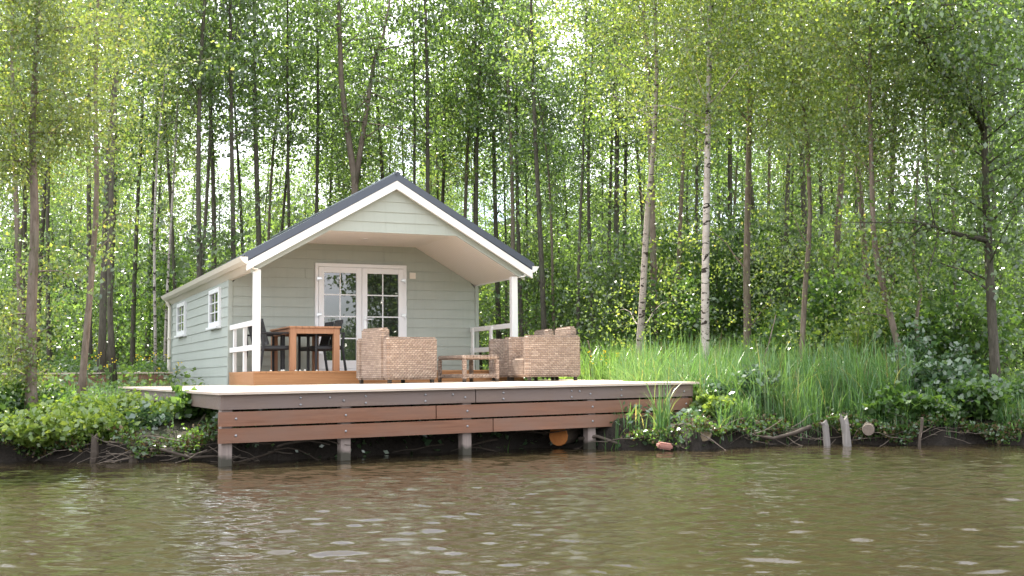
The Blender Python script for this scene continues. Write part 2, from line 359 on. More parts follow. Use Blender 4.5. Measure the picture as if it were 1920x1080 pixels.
m = MB(off); m.box((-WW - .034, P + L - .05, zc), (-WW + .02, P + L + .034, HE - .1)); m.build('corner_board', M['sage'], cab)
# gable panel: clad triangle plus slim strips following the eaves
gz0, U0 = ZCL - .02, 1.30
top = lambda u: HA - SL * abs(u) - .10
m = MB(off); hw = lambda z: max(.01, (HA - .10 - z) / SL)
clad(m, gz0, HA - .12, lambda z: -hw(z), hw, lambda s, o, z: (s, .05 - o, z))
for sg in (-1, 1):
    uo, ui = sg * 2.5, sg * hw(gz0)
    m.prism([(ui, gz0), (uo, top(uo)), (uo, top(uo) - .235), (sg * (hw(gz0) - .41), gz0)], 1, .028, .05)
m.build('gable_panel', M['sage'], cab)
# ceiling
m = MB(off); UF = 1.15
m.add([(-UF, .05, ZCL), (UF, .05, ZCL), (UF, P, ZCL), (-UF, P, ZCL), (-UF, .05, ZCL + .02), (UF, .05, ZCL + .02), (UF, P, ZCL + .02), (-UF, P, ZCL + .02)], [(0, 1, 2, 3), (4, 5, 6, 7), (0, 1, 5, 4), (2, 3, 7, 6)])
for sg in (-1, 1):
    e = sg * 2.42; ze = ZCL - SL * (2.42 - UF)
    m.add([(sg * UF, .05, ZCL), (e, .05, ze), (e, P, ze), (sg * UF, P, ZCL), (sg * UF, .05, ZCL + .02), (e, .05, ze + .02), (e, P, ze + .02), (sg * UF, P, ZCL + .02)], [(0, 1, 2, 3), (4, 5, 6, 7), (0, 1, 5, 4), (2, 3, 7, 6), (1, 2, 6, 5)])
ceil = m.build('porch_ceiling', M['ceil'], cab)
m = MB(off); m.tube([(-.22, 1.1, ZCL - .012), (-.22, 1.1, ZCL + .01)], .05, 16); m.build('ceiling_light', M['pvc'], cab)
# roof slabs with tile relief
def roof_slope(sg, Vv, Ff):
    nu, nv = 43, 260; us = np.linspace(0, W, nu); vs = np.linspace(-.10, P + L + .16, nv)
    U, V = np.meshgrid(us, vs); z = HA - SL * U + .012 * np.abs(np.sin(V * math.pi / .19)) + .02 * ((U / .33) % 1.0)
    b = len(Vv); Vv.extend(np.stack([sg * U, V, z - ZB], -1).reshape(-1, 3).tolist()); i = np.arange(nu * nv).reshape(nv, nu) + b
    Ff.extend(np.stack([i[:-1, :-1], i[:-1, 1:], i[1:, 1:], i[1:, :-1]], -1).reshape(-1, 4).tolist())
Vv, Ff = [], []; roof_slope(-1, Vv, Ff); roof_slope(1, Vv, Ff)
m = MB(); m.v = [tuple(v) for v in Vv]; m.f = Ff; m.off = Vector(off)
for sg in (-1, 1):      # underside and verge trim
    m.prism([(0, HA - .10), (sg * W, HE - .10), (sg * W, HE - .012), (0, HA - .012)], 1, -.09, P + L + .15)
    m.prism([(0, HA - .085), (sg * (W + .03), HE - .105), (sg * (W + .03), HE + .025), (0, HA + .045)], 1, -.13, -.092)
rf = m.build('roof', M['roof'], cab)
m = MB(off); m.tube([(0, -.13, HA + .02), (0, P + L + .16, HA + .02)], .05, 8); m.build('ridge_cap', M['roof'], rf)
for sg in (-1, 1):
    m = MB(off); m.prism([(0, HA - .09), (sg * W, HE - .11), (sg * W, HE - .25), (0, HA - .235)], 1, -.118, -.06); m.build('bargeboard', M['white'], cab)
    g = MB(off); pr = [(W - .01, HE - .14), (W + .02, HE - .145), (W + .085, HE - .10), (W + .125, HE - .03), (W + .115, HE - .03), (W + .078, HE - .092), (W + .02, HE - .132), (W - .01, HE - .13)]
    g.prism([(sg * a, b) for a, b in pr], 1, -.12, P + L + .15)
    g.prism([(sg * a, b) for a, b in [(W - .01, HE - .14), (W + .02, HE - .145), (W + .085, HE - .10), (W + .125, HE - .03), (W - .01, HE - .03)]], 1, -.135, -.115)
    g.prism([(sg * a, b) for a, b in [(W - .01, HE - .135), (W - .01, HE - .03), (W - .03, HE - .03), (WW + .02, HE - .20), (2.40, HE - .205), (2.40, HE - .23), (WW + .02, HE - .22), (W - .03, HE - .15)]], 1, -.05, P + L + .15)
    g.build('gutter', M['cream'] if sg < 0 else M['white'], cab)
m = MB(off); m.tube([(-W - .0, P + L + .06, HE - .12), (-WW - .07, P + L + .06, HE - .3), (-WW - .07, P + L + .06, -.12)], .042, 10, True)
for z in (.98, .05): m.box((-WW - .12, P + L + .0, z), (-WW - .02, P + L + .11, z + .03))
m.build('downpipe', M['cream'], cab)
# porch posts and rails
for u in (-2.385, 2.315):
    m = MB(off); m.box((u - .058, .06, ZF), (u + .058, .176, 1.83)); m.build('porch_post', M['white'], cab, bevel=.006)
    s = 1 if u < 0 else 1
    r = empty('railing'); r.parent = cab; CH.setdefault(cab.name, []).append(r)
    for z in (.895, .485):
        m = MB(off); m.box((u - .062 if u < 0 else u - .03, .176, z), (u - .028 if u < 0 else u + .03, 2.10 + .09, z + .09)); m.build('rail', M['white'], r, bevel=.004)
    for v in (1.03, 1.96):
        m = MB(off); m.box((u - .026, v, ZF), (u + .03 if u < 0 else u - .031 + .0, v + .095, .96)) if u < 0 else m.box((u - .066, v, ZF), (u - .032, v + .095, .96)); m.build('baluster', M['white'], r, bevel=.004)
# porch platform
m = MB(off); nb = 46; bw = 2 * (WW + .01) / nb
for i in range(nb): m.box((-WW - .01 + i * bw + .002, -.02, ZF - .028), (-WW - .01 + (i + 1) * bw - .002, P - .04, ZF))
m.build('porch_floor', M['porch'], cab)
m = MB(off)
for i in range(9): z = ZF - .03 - i * .026; m.box((-WW, -.006, z - .022), (WW, .03, z)); m.box((-WW - .006, .03, z - .022), (-WW + .03, P - .05, z))
m.box((-WW + .004, .004, ZB), (WW - .004, P - .06, ZF - .03)); m.build('porch_riser', M['porch'], cab)
# doors
dl, dw, dh, dz = -.868, 1.81, 2.04, ZF + .012; fy = P - .075
m = MB(off)
m.box((dl, fy, dz), (dl + .06, P, dz + dh)); m.box((dl + dw - .06, fy, dz), (dl + dw, P, dz + dh)); m.box((dl + .06, fy, dz + dh - .07), (dl + dw - .06, P, dz + dh)); m.box((dl + .06, fy - .03, dz), (dl + dw - .06, P, dz + .035))
m.build('door_frame', M['pvc'], cab, bevel=.004)
lw_ = (dw - .12) / 2
for j in range(2):
    x0 = dl + .06 + j * lw_ + .004; x1 = x0 + lw_ - .008; z0 = dz + .04; z1 = dz + dh - .075; y0, y1 = P - .088, P - .03
    m = MB(off); st = .105
    m.box((x0, y0, z0), (x0 + st, y1, z1)); m.box((x1 - st, y0, z0), (x1, y1, z1)); m.box((x0 + st, y0, z1 - st), (x1 - st, y1, z1)); m.box((x0 + st, y0, z0), (x1 - st, y1, z0 + .16))
    d = m.build('door', M['pvc'], cab, bevel=.004)
    m = MB(off); m.box((x0 + st - .005, P - .058, z0 + .15), (x1 - st + .005, P - .05, z1 - st + .005)); m.build('pane', M['glass'], d)
    m = MB(off); xm = (x0 + x1) / 2; gz, gt = z0 + .16, z1 - st
    m.box((xm - .011, P - .066, gz), (xm + .011, P - .0585, gt))
    for q in range(1, 4): zz = gz + (gt - gz) * q / 4; m.box((x0 + st, P - .068, zz - .011), (x1 - st, P - .0586, zz + .011))
    m.build('glazing_bars', M['pvc'], d)
    for zz in (z0 + .28, z0 + 1.0, z0 + 1.68):
        m = MB(off); xh = x0 - .045 if j == 0 else x1 - .06
        m.box((xh, y0 - .02, zz), (xh + .105, y0 - .002, zz + .05)); xt = xh + .02 if j == 0 else xh + .08
        m.tube([(xt, y0 - .012, zz - .035), (xt, y0 - .012, zz + .002)], .012, 8); m.build('hinge', M['metal'], d, bevel=.003)
    if j == 1:
        m = MB(off); m.box((x0 + .035, y0 - .012, z0 + .74), (x0 + .07, y0 - .001, z0 + 1.0))
        m.tube([(x0 + .052, y0 - .005, z0 + .94), (x0 + .052, y0 - .05, z0 + .94), (x0 + .18, y0 - .05, z0 + .94)], .010, 8); m.build('handle', M['metal'], d)
m = MB(off); m.box((1.02, P - .045, 1.93), (1.14, P - .02, 2.05))
for q in range(4): m.box((1.03, P - .052, 1.945 + q * .026), (1.13, P - .044, 1.957 + q * .026))
m.build('vent', M['cream'], cab)
# side windows
for v0, v1 in ((2.97, 4.09), (7.26, 8.45)):
    z0, z1 = .97, 1.75; m = MB(off); x0, x1 = -WW - .07, -WW
    m.box((x0, v0, z0 + .05), (x1, v0 + .09, z1)); m.box((x0, v1 - .09, z0 + .05), (x1, v1, z1)); m.box((x0, v0 + .09, z1 - .09), (x1, v1 - .09, z1)); m.box((x0, v0 + .09, z0 + .05), (x1, v1 - .09, z0 + .14))
    wd = m.build('window', M['pvc'], cab, bevel=.004)
    m = MB(off); m.box((x0 - .045, v0 - .02, z0), (x1, v1 + .02, z0 + .048)); m.build('sill', M['pvc'], wd, bevel=.004)
    m = MB(off); m.box((x0 + .032, v0 + .08, z0 + .13), (x0 + .04, v1 - .08, z1 - .08)); m.build('pane', M['glass'], wd)
    m = MB(off); vm = (v0 + v1) / 2; m.box((x0 + .018, vm - .012, z0 + .14), (x0 + .0315, vm + .012, z1 - .09))
    for q in (1, 2): zz = z0 + .14 + (z1 - z0 - .23) * q / 3; m.box((x0 + .016, v0 + .09, zz - .01), (x0 + .0312, v1 - .09, zz + .01))
    m.build('glazing_bars', M['pvc'], wd)
def C(u, v, z=0.):
    return Vector((CX + u * math.cos(CA) - v * math.sin(CA), CY + u * math.sin(CA) + v * math.cos(CA), z))

# ------------------------------------------------------------------ deck
def dkz(x, y): return -.124 + .0052 * (x + 2.95) + .0043 * (y - 11.4)
A_ = Vector((-2.92, 11.35)); B_ = Vector((2.25, 13.85))
A_ = at(414, 733, 11.4).xy; B_ = at(1296, 713, 14.3).xy
fd = (B_ - A_).normalized(); DL = (B_ - A_).length; fa = math.atan2(fd.y, fd.x); nd = Vector((-fd.y, fd.x))
deck = empty('jetty_deck', (A_.x, A_.y, WZ), fa, label='raised timber deck over the water with three hardwood face boards', cat='deck')
inv = Matrix.Rotation(-fa, 2)
def dl_(x, y): return inv @ (Vector((x, y)) - A_)     # world xy to deck local xy
m = MB()
polyW = [A_ - fd * .04 - nd * .045, B_ + fd * .09 - nd * .045, Vector((1.75, 20.8)), Vector((.5, 21.4)), Vector((-4.9, 20.5)), Vector((-6.9, 20.3))]
poly = [dl_(*p) for p in polyW]
# boards clipped to the outline, running along the front
def clip(poly, axis_, lo, hi):
    def half(pl, a, sgn):
        o = []
        for i in range(len(pl)):
            p, q = pl[i], pl[(i + 1) % len(pl)]; dp, dq = sgn * (p[1] - a), sgn * (q[1] - a)
            if dp >= 0: o.append(p)
            if dp * dq < 0: t = dp / (dp - dq); o.append(Vector((p[0] + (q[0] - p[0]) * t, p[1] + (q[1] - p[1]) * t)))
        return o
    return half(half(poly, lo, 1), hi, -1)
y = min(p.y for p in poly); ymax = max(p.y for p in poly); first = True
def lz(p):
    w_ = A_ + Matrix.Rotation(fa, 2) @ Vector((p[0], p[1])); return dkz(w_.x, w_.y) - WZ
while y < ymax:
    pl = clip(poly, 1, y, y + .141)
    if len(pl) >= 3:
        n = len(pl); m.add([(p[0], p[1], lz(p) - .026) for p in pl] + [(p[0], p[1], lz(p)) for p in pl], [tuple(range(n))[::-1], tuple(range(n, 2 * n))] + [(i, (i + 1) % n, n + (i + 1) % n, n + i) for i in range(n)])
    y += .145
m.build('deck_boards', M['deckwood'], deck)
def zd(s, t=0): return lz((s, t)) - .028
def board(name, s0, s1, zo0, zo1, mat, t0=-.0, th=.035, parent=deck):
    m = MB(); N = 12
    for i in range(N + 1):
        s = s0 + (s1 - s0) * i / N
        m.v += [(s, t0, zd(s) - zo1), (s, t0 + th, zd(s) - zo1), (s, t0 + th, zd(s) - zo0), (s, t0, zd(s) - zo0)]
    for i in range(N):
        a = i * 4; b = a + 4
        for q in range(4): m.f.append((a + q, a + (q + 1) % 4, b + (q + 1) % 4, b + q))
    m.f += [(3, 2, 1, 0), tuple(N * 4 + q for q in range(4))]
    return m.build(name, mat, parent)
bb = [board('face_board', 0, DL * .484, .002, .145, M['fascia_grey']), board('face_board', DL * .486, DL, .002, .145, M['fascia_grey']),
      board('face_board', -.02, DL * .40, .166, .308, M['fascia_red'], -.012), board('face_board', DL * .402, DL * 1.0, .166, .308, M['fascia_red'], -.012),
      board('face_board', -.02, DL * .52, .328, .472, M['fascia_red'], -.012), board('face_board', DL * .522, DL * 1.0, .328, .472, M['fascia_red'], -.012)]
rng = random.Random(3)
def bolt(s, zo, par, t=-.012):
    m = MB(); z = zd(s) - zo; m.tube([(s, t + .0, z), (s, t - .004, z), (s, t - .009, z)], [.014, .012, .007], 10); m.build('bolt', M['bolt'], par, smooth=True)
for s, zo in ((.15, .235), (.15, .40)): bolt(s, zo, bb[2] if zo < .3 else bb[4])
posts = []
for px in (427, 651, 879, 1114, 1290):
    p0 = at(px, 850, 12.5); # intersect sight line with the deck face
    dirx = p0.x / p0.y; t = (A_.x - dirx * A_.y) / (dirx * fd.y - fd.x); posts.append(t)
for i, s in enumerate(posts):
    m = MB(); m.box((s - .055, .036, .0 - .9), (s + .055, .146, zd(s) - .003)); m.build('deck_post', M['postwood'], deck, bevel=.006)
    if 0 < i:
        for zo, b in ((.235, bb[2] if s < DL * .4 else bb[3]), (.40, bb[4] if s < DL * .52 else bb[5])): bolt(s - .02, zo, b)
    for dx in (-.09, .06):
        if i: bolt(s + dx - .1, .05 if dx < 0 else .085, bb[0] if s < DL * .484 else bb[1], -.001)
for f in (.14, .262, .38, .545, .70, .82, .93):
    for zo in (.045, .115): bolt(DL * f, zo, bb[0] if f < .484 else bb[1], -.001)
# left side board, right end cap, bearers and rear posts
side = dl_(-6.75, 20.2); ds = Vector(side).normalized()
def dk3(s, t, dz_): return (s, t, lz((s, t)) - .028 - dz_)
m = MB()
for q, (t0, t1) in enumerate(((.0, .36), (.361, 1.0))):
    a = Vector(side) * t0; b = Vector(side) * t1; o = Vector((-ds.y, ds.x)) * .035
    vs = [dk3(p.x, p.y, z) for p in (a, b) for z in (.145, .002)] + [dk3(p.x - o.x, p.y - o.y, z) for p in (a, b) for z in (.145, .002)]
    m.add(vs, [(0, 1, 3, 2), (4, 6, 7, 5), (1, 5, 7, 3), (0, 2, 6, 4), (0, 4, 5, 1), (2, 3, 7, 6)])
m.build('side_board', M['fascia_grey'], deck)
rs_ = dl_(1.7, 20.6); 
m = MB(); m.beam(dk3(DL + .018, 0.02, .075), dk3(rs_[0], rs_[1], .075), .035, .145); m.build('side_board', M['fascia_grey'], deck)
for t in (.05, .33, .62): 
    p = Vector(side) * t; m = MB()
    if t > .1: m.tube([(p.x + .12, p.y + .1, -.6), (p.x + .12, p.y + .1, lz(p) - .03)], .085, 10); m.build('deck_post', M['darkpost'], deck)
for f in (.2, .5, .8):
    m = MB(); m.beam(dk3(DL * f, .06, .075), dk3(DL * f - .3, 5.2, .075), .06, .14); m.build('joist', M['darkpost'], deck)

# ------------------------------------------------------------------ wicker furniture
def rbox(lo, hi, name, par, mat=None, bev=.03, m4=None):
    m = MB(); m.box(lo, hi, m4); return m.build(name, mat or M['wicker'], par, bevel=bev, smooth=False, seg=3)
def armchair(name, label):       # local: near left corner of footprint at origin, +x along the arm, +y across; back at x=0 side
    t = empty(name, label=label, cat='armchair', group='wicker armchairs on the deck')
    Lx, Wy = .95, 1.0
    for y0 in (0, Wy - .16): rbox((.0, y0, .06), (Lx, y0 + .16, .74), 'armrest', t)
    rbox((.152, .161, .06), (Lx - .01, Wy - .161, .38), 'seat', t)
    rbox((.002, .163, .062), (.15, Wy - .163, .89), 'backrest', t, bev=.03)
    for x in (.05, Lx - .1):
        for y_ in (.04, Wy - .09): 
            m = MB(); m.box((x, y_, 0), (x + .05, y_ + .05, .062)); m.build('foot', M['darkpost'], t)
    return t
def put(t, x, y, rz, dz=0):
    t.location = (x, y, dkz(x, y) + dz); t.rotation_euler = (0, 0, rz)
ch1 = armchair('wicker_armchair', 'brown wicker armchair at the left of the set, back turned to the dining table')
p = at(727, 716, 18.2); put(ch1, p.x, p.y, .66)
# right pair face the other way: mirror by turning
def turned(src, ncx, ncy, phi, label):
    c = copy_tree(src, label=label); e1 = Vector((math.cos(phi), math.sin(phi))); e2 = Vector((-math.sin(phi), math.cos(phi)))
    q = Vector((ncx, ncy)) + e1 * .93 + e2 * 1.0; put(c, q.x, q.y, phi + math.pi); return c
p = at(989, 709, 18.7)
turned(ch1, p.x, p.y, .32, 'nearest brown wicker armchair on the right, facing the coffee table')
turned(ch1, p.x - .335, p.y + 1.03, .32, 'brown wicker armchair tucked behind the nearest right one, by the porch railing')
ct = empty('coffee_table', label='low brown wicker coffee table between the armchairs', cat='coffee table')
cl, cw, chh = .66, 1.0, .44
rbox((0, 0, chh - .065), (cl, cw, chh), 'tabletop', ct, bev=.02)
for x in (.0, cl - .07):
    for y_ in (.0, cw - .07):
        lg = rbox((x + .004, y_ + .004, .05), (x + .066, y_ + .066, chh - .067), 'leg', ct, bev=.008)
        m = MB(); m.box((x + .012, y_ + .012, 0), (x + .058, y_ + .058, .05)); m.build('foot', M['darkpost'], lg)
rbox((.02, .02, .07), (cl - .02, cw - .02, .135), 'shelf', ct, bev=.012)
p = at(869, 713, 18.6); put(ct, p.x, p.y, .5)

# ------------------------------------------------------------------ dining set on the porch
def onporch(o, u, v, rz=0): q = C(u, v, ZF); o.location = q; o.rotation_euler = (0, 0, CA + rz)
tb = empty('dining_table', label='reddish teak dining table with thick square legs on the porch', cat='table')
m = MB(); 
for i in range(8): m.box((-.02 + i * .1125, -.02, .735), (-.02 + (i + 1) * .1125 - .004, 1.52, .765))
m.build('tabletop', M['teak'], tb, bevel=.003)
for x in (0, .755):
    for y_ in (0, 1.4): m = MB(); m.box((x, y_, 0), (x + .105, y_ + .105, .734)); m.build('leg', M['teak'], tb, bevel=.005)
m = MB(); m.box((.106, .012, .64), (.754, .04, .733)); m.box((.106, 1.465, .64), (.754, 1.49, .733)); m.box((.012, .106, .64), (.04, 1.399, .733)); m.box((.82, .106, .64), (.848, 1.399, .733)); m.build('apron', M['teak'], tb)
onporch(tb, -1.79, .22)
def dchair():                    # local: faces +x
    t = empty('dining_chair', label='black dining chair beside the table', cat='chair', group='black woven dining chairs around the teak table')
    def part(nm, f, bev=.006): m = MB(); f(m); return m.build(nm, M['black'], t, bevel=bev)
    part('seat', lambda m: m.box((-.22, -.24, .37), (.24, .24, .44)), .015)
    for s in (-1, 1):
        y_ = s * .265
        part('leg', lambda m: m.box((.22, y_ - .018, 0), (.262, y_ + .018, .655)))
        part('leg', lambda m: [m.beam((-.285, y_, 0), (-.225, y_, .42), .034, .04), m.beam((-.225, y_, .42), (-.25, y_, .645), .034, .04)])
        part('armrest', lambda m: m.box((-.27, y_ - .026, .64), (.27, y_ + .026, .668)))
    def back(m):
        for i in range(5): m.beam((-.13, -.2 + i * .1, .46), (-.235, -.2 + i * .1, .86), .092, .022, up=(1, 0, .3))
        m.beam((-.236, -.24, .865), (-.236, .24, .865), .025, .06); m.beam((-.14, -.24, .48), (-.14, .24, .48), .03, .05)
    part('backrest', back, .004)
    return t
dc = dchair(); dc['label'] = 'black dining chair at the near left side of the table, next to the post'
onporch(dc, -1.99, .62, 0)
for u, v, rz, lb in ((-2.0, 1.32, .06, 'black dining chair at the far left side of the teak table, by the wall'),
                     (-1.07, .62, math.pi, 'black dining chair pushed under the near right side of the teak table'),
                     (-1.05, 1.32, math.pi + .05, 'black dining chair at the far right side of the table, before the glass doors')):
    c = copy_tree(dc, label=lb); onporch(c, u, v, rz)
pm = MB(); pm.tube([(0, 0, 0), (0, 0, .012), (0, 0, .026)], [.016, .022, .010], 9)
pb = pm.build('pebble', M['pebble'], smooth=True); tag(pb, 'small white pebble lying along the porch floor edge', 'pebble', 'white pebbles along the porch edge')
for i, u in enumerate((-2.16, -1.97, -1.93, -1.74, -1.66, -1.57, -1.38)):
    o = pb if i == 0 else link(pb.copy()); o.location = C(u, .03 + .03 * (i % 3), ZF); o.scale = (1, 1, .8 + .15 * (i % 3))

# ------------------------------------------------------------------ low sleeper wall behind, left of the cabin
sw = empty('sleeper_wall', C(-4.9, 7.6, -.25), CA, label='low brown timber retaining wall at the left of the cabin', cat='retaining wall')
for i in range(3): m = MB(); m.box((-1.4, -.03, .02 + i * .125), (2.15, .03, .135 + i * .125)); m.build('plank', M['sleeper'], sw, bevel=.005)
m = MB(); m.box((-1.45, -.07, .40), (2.2, .08, .432)); m.build('cap_board', M['deckwood'], sw, bevel=.004)
#PART2
# ------------------------------------------------------------------ vegetation tools
def leaves(cent, size, rs, tilt=.9, aspect=.62, droop=0.):
    n = len(cent); a = rs.uniform(0, 2 * np.pi, n); e = rs.normal(0, tilt, n) - droop
    d = np.stack([np.cos(a) * np.cos(e), np.sin(a) * np.cos(e), np.sin(e)], -1)
    q = rs.normal(size=(n, 3)); s = np.cross(d, q); s /= np.linalg.norm(s, axis=1)[:, None] + 1e-9
    L = (size * rs.uniform(.6, 1.3, n))[:, None]
    nn = np.cross(d, s) * L * .12
    V = np.stack([cent - d * L * .5, cent + s * L * aspect * .5 + nn, cent + d * L * .5, cent - s * L * aspect * .5 + nn], 1).reshape(-1, 3)
    F_ = np.arange(n * 4).reshape(n, 4); return V, F_, np.repeat(rs.uniform(0, 1, n), 4)
def tree_parts(seed, H, r0, base, cr_, nbr, nleaf, lsize, elev=(25, 60), wob=.12, droop=0., path=None, spread=.28, low=0, bend=0., prof=None, twig=4, clump=10, cs_=.13):
    """trunk mesh (tapered, with limbs) and leaf positions, all in metres from the tree's foot"""
    rg = random.Random(seed); rs = np.random.RandomState(seed)
    if path is None:
        N = 9; ph = rg.uniform(0, 6.3); path = []
        for i in range(N + 1):
            t = i / N; path.append(Vector((wob * math.sin(ph + t * 4.2) * t ** .5 * 1.5 + bend * t * t, wob * math.cos(ph * 1.7 + t * 3.1) * t ** .5 * 1.5, H * t)))
    N = len(path) - 1; m = MB(); sides = 7
    def pt(t):
        f = t * N; i = min(int(f), N - 1); return path[i].lerp(path[i + 1], f - i)
    rad = lambda t: r0 * (1 - .75 * t) * (1.35 if t == 0 else 1)
    m.tube(path, [rad(i / N) for i in range(N + 1)], sides)
    cents = []
    H_ = path[-1].z
    for b in range(nbr):
        t = (base + (H_ - base) * ((b + rg.random()) / nbr) ** .9) / H_ if b >= low else (base * rg.uniform(.25, .95)) / H_
        p = pt(min(t, .985)); az = rg.uniform(0, 2 * math.pi); el = R(rg.uniform(*elev)); u = (t - base / H_) / (1 - base / H_)
        pf = prof(u) if prof else (math.sin(math.pi * min(1, max(0, u) * .85 + .16)) ** .7)
        ln = cr_ * pf * rg.uniform(.55, 1.25) if b >= low else cr_ * rg.uniform(.25, .6)
        pts = [p]; d = Vector((math.cos(az) * math.cos(el), math.sin(az) * math.cos(el), math.sin(el)))
        for s in range(4):
            d = (d + Vector((rg.uniform(-.2, .2), rg.uniform(-.2, .2), rg.uniform(-.12, .18) - droop * s * .35))).normalized(); pts.append(pts[-1] + d * ln / 4)
        br = max(.007, rad(t) * .28)
        m.tube(pts, [br, br * .75, br * .55, br * .38, br * .2], 4, False)
        w_ = ln + .3
        k_ = max(8, int(nleaf / nbr * w_ / (cr_ * .8)))
        for tw in range(twig):
            a0 = pts[rg.randint(1, 4)]; a1 = a0 + Vector((rg.gauss(0, 1), rg.gauss(0, 1), rg.gauss(.2, .7) - droop * 1.5)) * ln * .22
            m.tube([a0, a1], [br * .3, br * .12], 3, False)
            nc = max(1, (k_ // twig) // clump); q = rs.uniform(.1, 1.15, nc)[:, None]; c = np.array(a0)[None] * (1 - q) + np.array(a1)[None] * q
            c = c + rs.normal(0, spread * (.4 + .6 * min(1, ln)), c.shape) * np.array([1, 1, .8]); c = np.repeat(c, clump, 0)
            cents.append(c + rs.normal(0, cs_, c.shape) * np.array([1, 1, .6]))
    return m, np.concatenate(cents)
def plant(name, seed, mat_t, mat_l, lsize, tilt=.9, aspect=.62, dr=0., crown='crown', trunk='trunk', **kw):
    m, c = tree_parts(seed, lsize=lsize, droop=kw.pop('droop', 0.), **kw); rs = np.random.RandomState(seed + 99)
    t = empty(name); m.build(trunk, mat_t, t, smooth=True)
    V, F_, rn = leaves(c, lsize, rs, tilt, aspect, dr); npmesh(crown, V, F_, mat_l, t, rnd=rn); return t
def onground(x, y): return float(ground(x, y))
def setplace(o, x, y, rz=0, lean=(0, 0), sc_=1., dz=-.05):
    o.location = (x, y, onground(x, y) + dz); o.rotation_euler = (lean[0], lean[1], rz); o.scale = (sc_, sc_, sc_) if not hasattr(sc_, '__len__') else sc_
FAR = 300   # variants are built once and the built ones are themselves placed in the wood
used = {}
def spawn(key, x, y, rz, sc_=1., lean=(0, 0), **k):
    src = VAR[key]
    if key not in used: used[key] = 1; o = src; tag(o, **k)
    else: o = copy_tree(src, **k)
    setplace(o, x, y, rz, lean, sc_); return o
VAR = {}
for i in range(7):
    VAR['alder%d' % i] = plant('alder_tree', 10 + i, M['alder'], M['leaf_alder'], .118, H=13.3 + .7 * (i % 3), r0=.062 + .012 * (i % 3), base=4.4 + .5 * (i % 4), cr_=1.75, nbr=46, nleaf=5000, low=5, clump=14, cs_=.15, bend=(-.6, .5, .9, -.2, 0, .3, -.9)[i], elev=(15, 55))
for i in range(2):
    VAR['birch%d' % i] = plant('birch_tree', 40 + i, M['birch'], M['leaf_birch'], .085, H=13 + .6 * i, r0=.05, base=5.5, cr_=1.6, nbr=40, nleaf=4200, low=2, elev=(20, 60), droop=.25, bend=(.8, -.5, .2)[i])
for i in range(4):
    VAR['pale%d' % i] = plant('woodland_tree', 60 + i, M['pale_bark'], M['leaf_birch'] if i % 2 else M['leaf_bush'], .095, H=12.8 + .6 * i, r0=.06 + .01 * i, base=3.6, cr_=2.0, nbr=52, nleaf=6500, low=9, elev=(10, 60), bend=(1.2, -.8, .4, -1.5)[i], wob=.22)
for i in range(4):
    VAR['shrub%d' % i] = plant('woodland_shrub', 80 + i, M['alder'], M['leaf_alder'] if i % 2 else M['leaf_bush'], .10, crown='foliage', trunk='stems', H=3.4, r0=.03, base=.15, cr_=1.5, nbr=34, nleaf=4200, elev=(15, 75), prof=lambda u: 1 - .55 * u, spread=.34)

# ------------------------------------------------------------------ the wood behind: trees one can tell apart, from left to right
SPOTS = [  # px at eye level, depth, kind, scale, turn, lean towards right, label
 (40, 24, 'pale1', 1.0, .3, .01), (95, 30, 'alder0', 1.0, 1.3, .0), (168, 29, 'alder1', 1.0, 2.1, .01), (190, 25.5, 'alder2', 1.0, .5, .015), (214, 23.5, 'alder3', 1.02, 4.4, .02),
 (249, 33, 'alder4', 1, 2.2, -.01), (277, 36, 'alder5', 1, 5.2, .0), (292, 27, 'birch0', .8, 1, -.008), (309, 29, 'birch1', .85, 3, -.002), (326, 31, 'alder6', 1, .2, .01),
 (358, 29, 'alder0', 1, 3.9, -.035), (377, 27, 'alder1', 1.03, .4, -.012), (400, 31, 'alder2', .95, 2.9, -.004), (437, 28, 'alder4', 1, 5.0, .02), (452, 34, 'alder3', 1, .7, -.01),
 (492, 30, 'alder5', 1.03, 3.3, .005), (540, 32, 'alder6', 1, 1.9, .0), (586, 33, 'alder1', 1, 4.9, .0), (612, 38, 'alder0', 1, 2.5, .0), (718, 36, 'alder2', 1, 3.6, .0),
 (772, 32, 'alder3', .98, 2.2, .0), (795, 31, 'alder4', 1.08, .9, .0), (822, 35, 'alder5', .92, 5.9, .0), (862, 38, 'alder6', 1, 2.8, .0), (893, 32, 'alder1', 1.0, 5.6, .0),
 (902, 35, 'alder0', 1.0, 1.0, .0), (938, 33, 'alder2', 1.0, 1.7, .0), (957, 30, 'pale2', .9, 1.0, .0), (981, 32, 'alder4', .98, 4.0, .0), (1021, 27, 'alder5', .88, 2.0, .004),
 (1046, 28, 'pale0', .72, 3.1, .01), (1088, 26, 'alder6', .74, 4.1, .03), (1115, 31, 'alder1', .9, .1, -.01), (1147, 31, 'alder3', 1.05, 3.0, .0), (1226, 24, 'pale3', .9, 5.0, .005),
 (1268, 25, 'pale1', .85, 2.4, -.02), (1300, 28, 'alder0', .9, 3.1, .0), (1370, 30, 'alder2', 1, 5.1, .0), (1453, 27, 'pale0', .9, 4.6, .0),
 (1475, 25, 'alder4', .9, 2.6, -.045), (1518, 26, 'alder5', .98, .9, -.02), (1560, 24, 'pale3', .92, 2.2, -.05), (1634, 21, 'pale1', .95, 5.4, .0), (1672, 20, 'alder6', 1.0, 3.5, -.01),
 (1745, 26, 'alder3', .95, 1.2, .01), (1810, 24, 'pale0', 1.0, 3.8, -.01), (1885, 28, 'alder1', 1.0, .6, .0)]
KIND = {'alder': 'dark straight alder', 'birch': 'thin white stemmed birch', 'pale': 'grey brown leafy tree'}
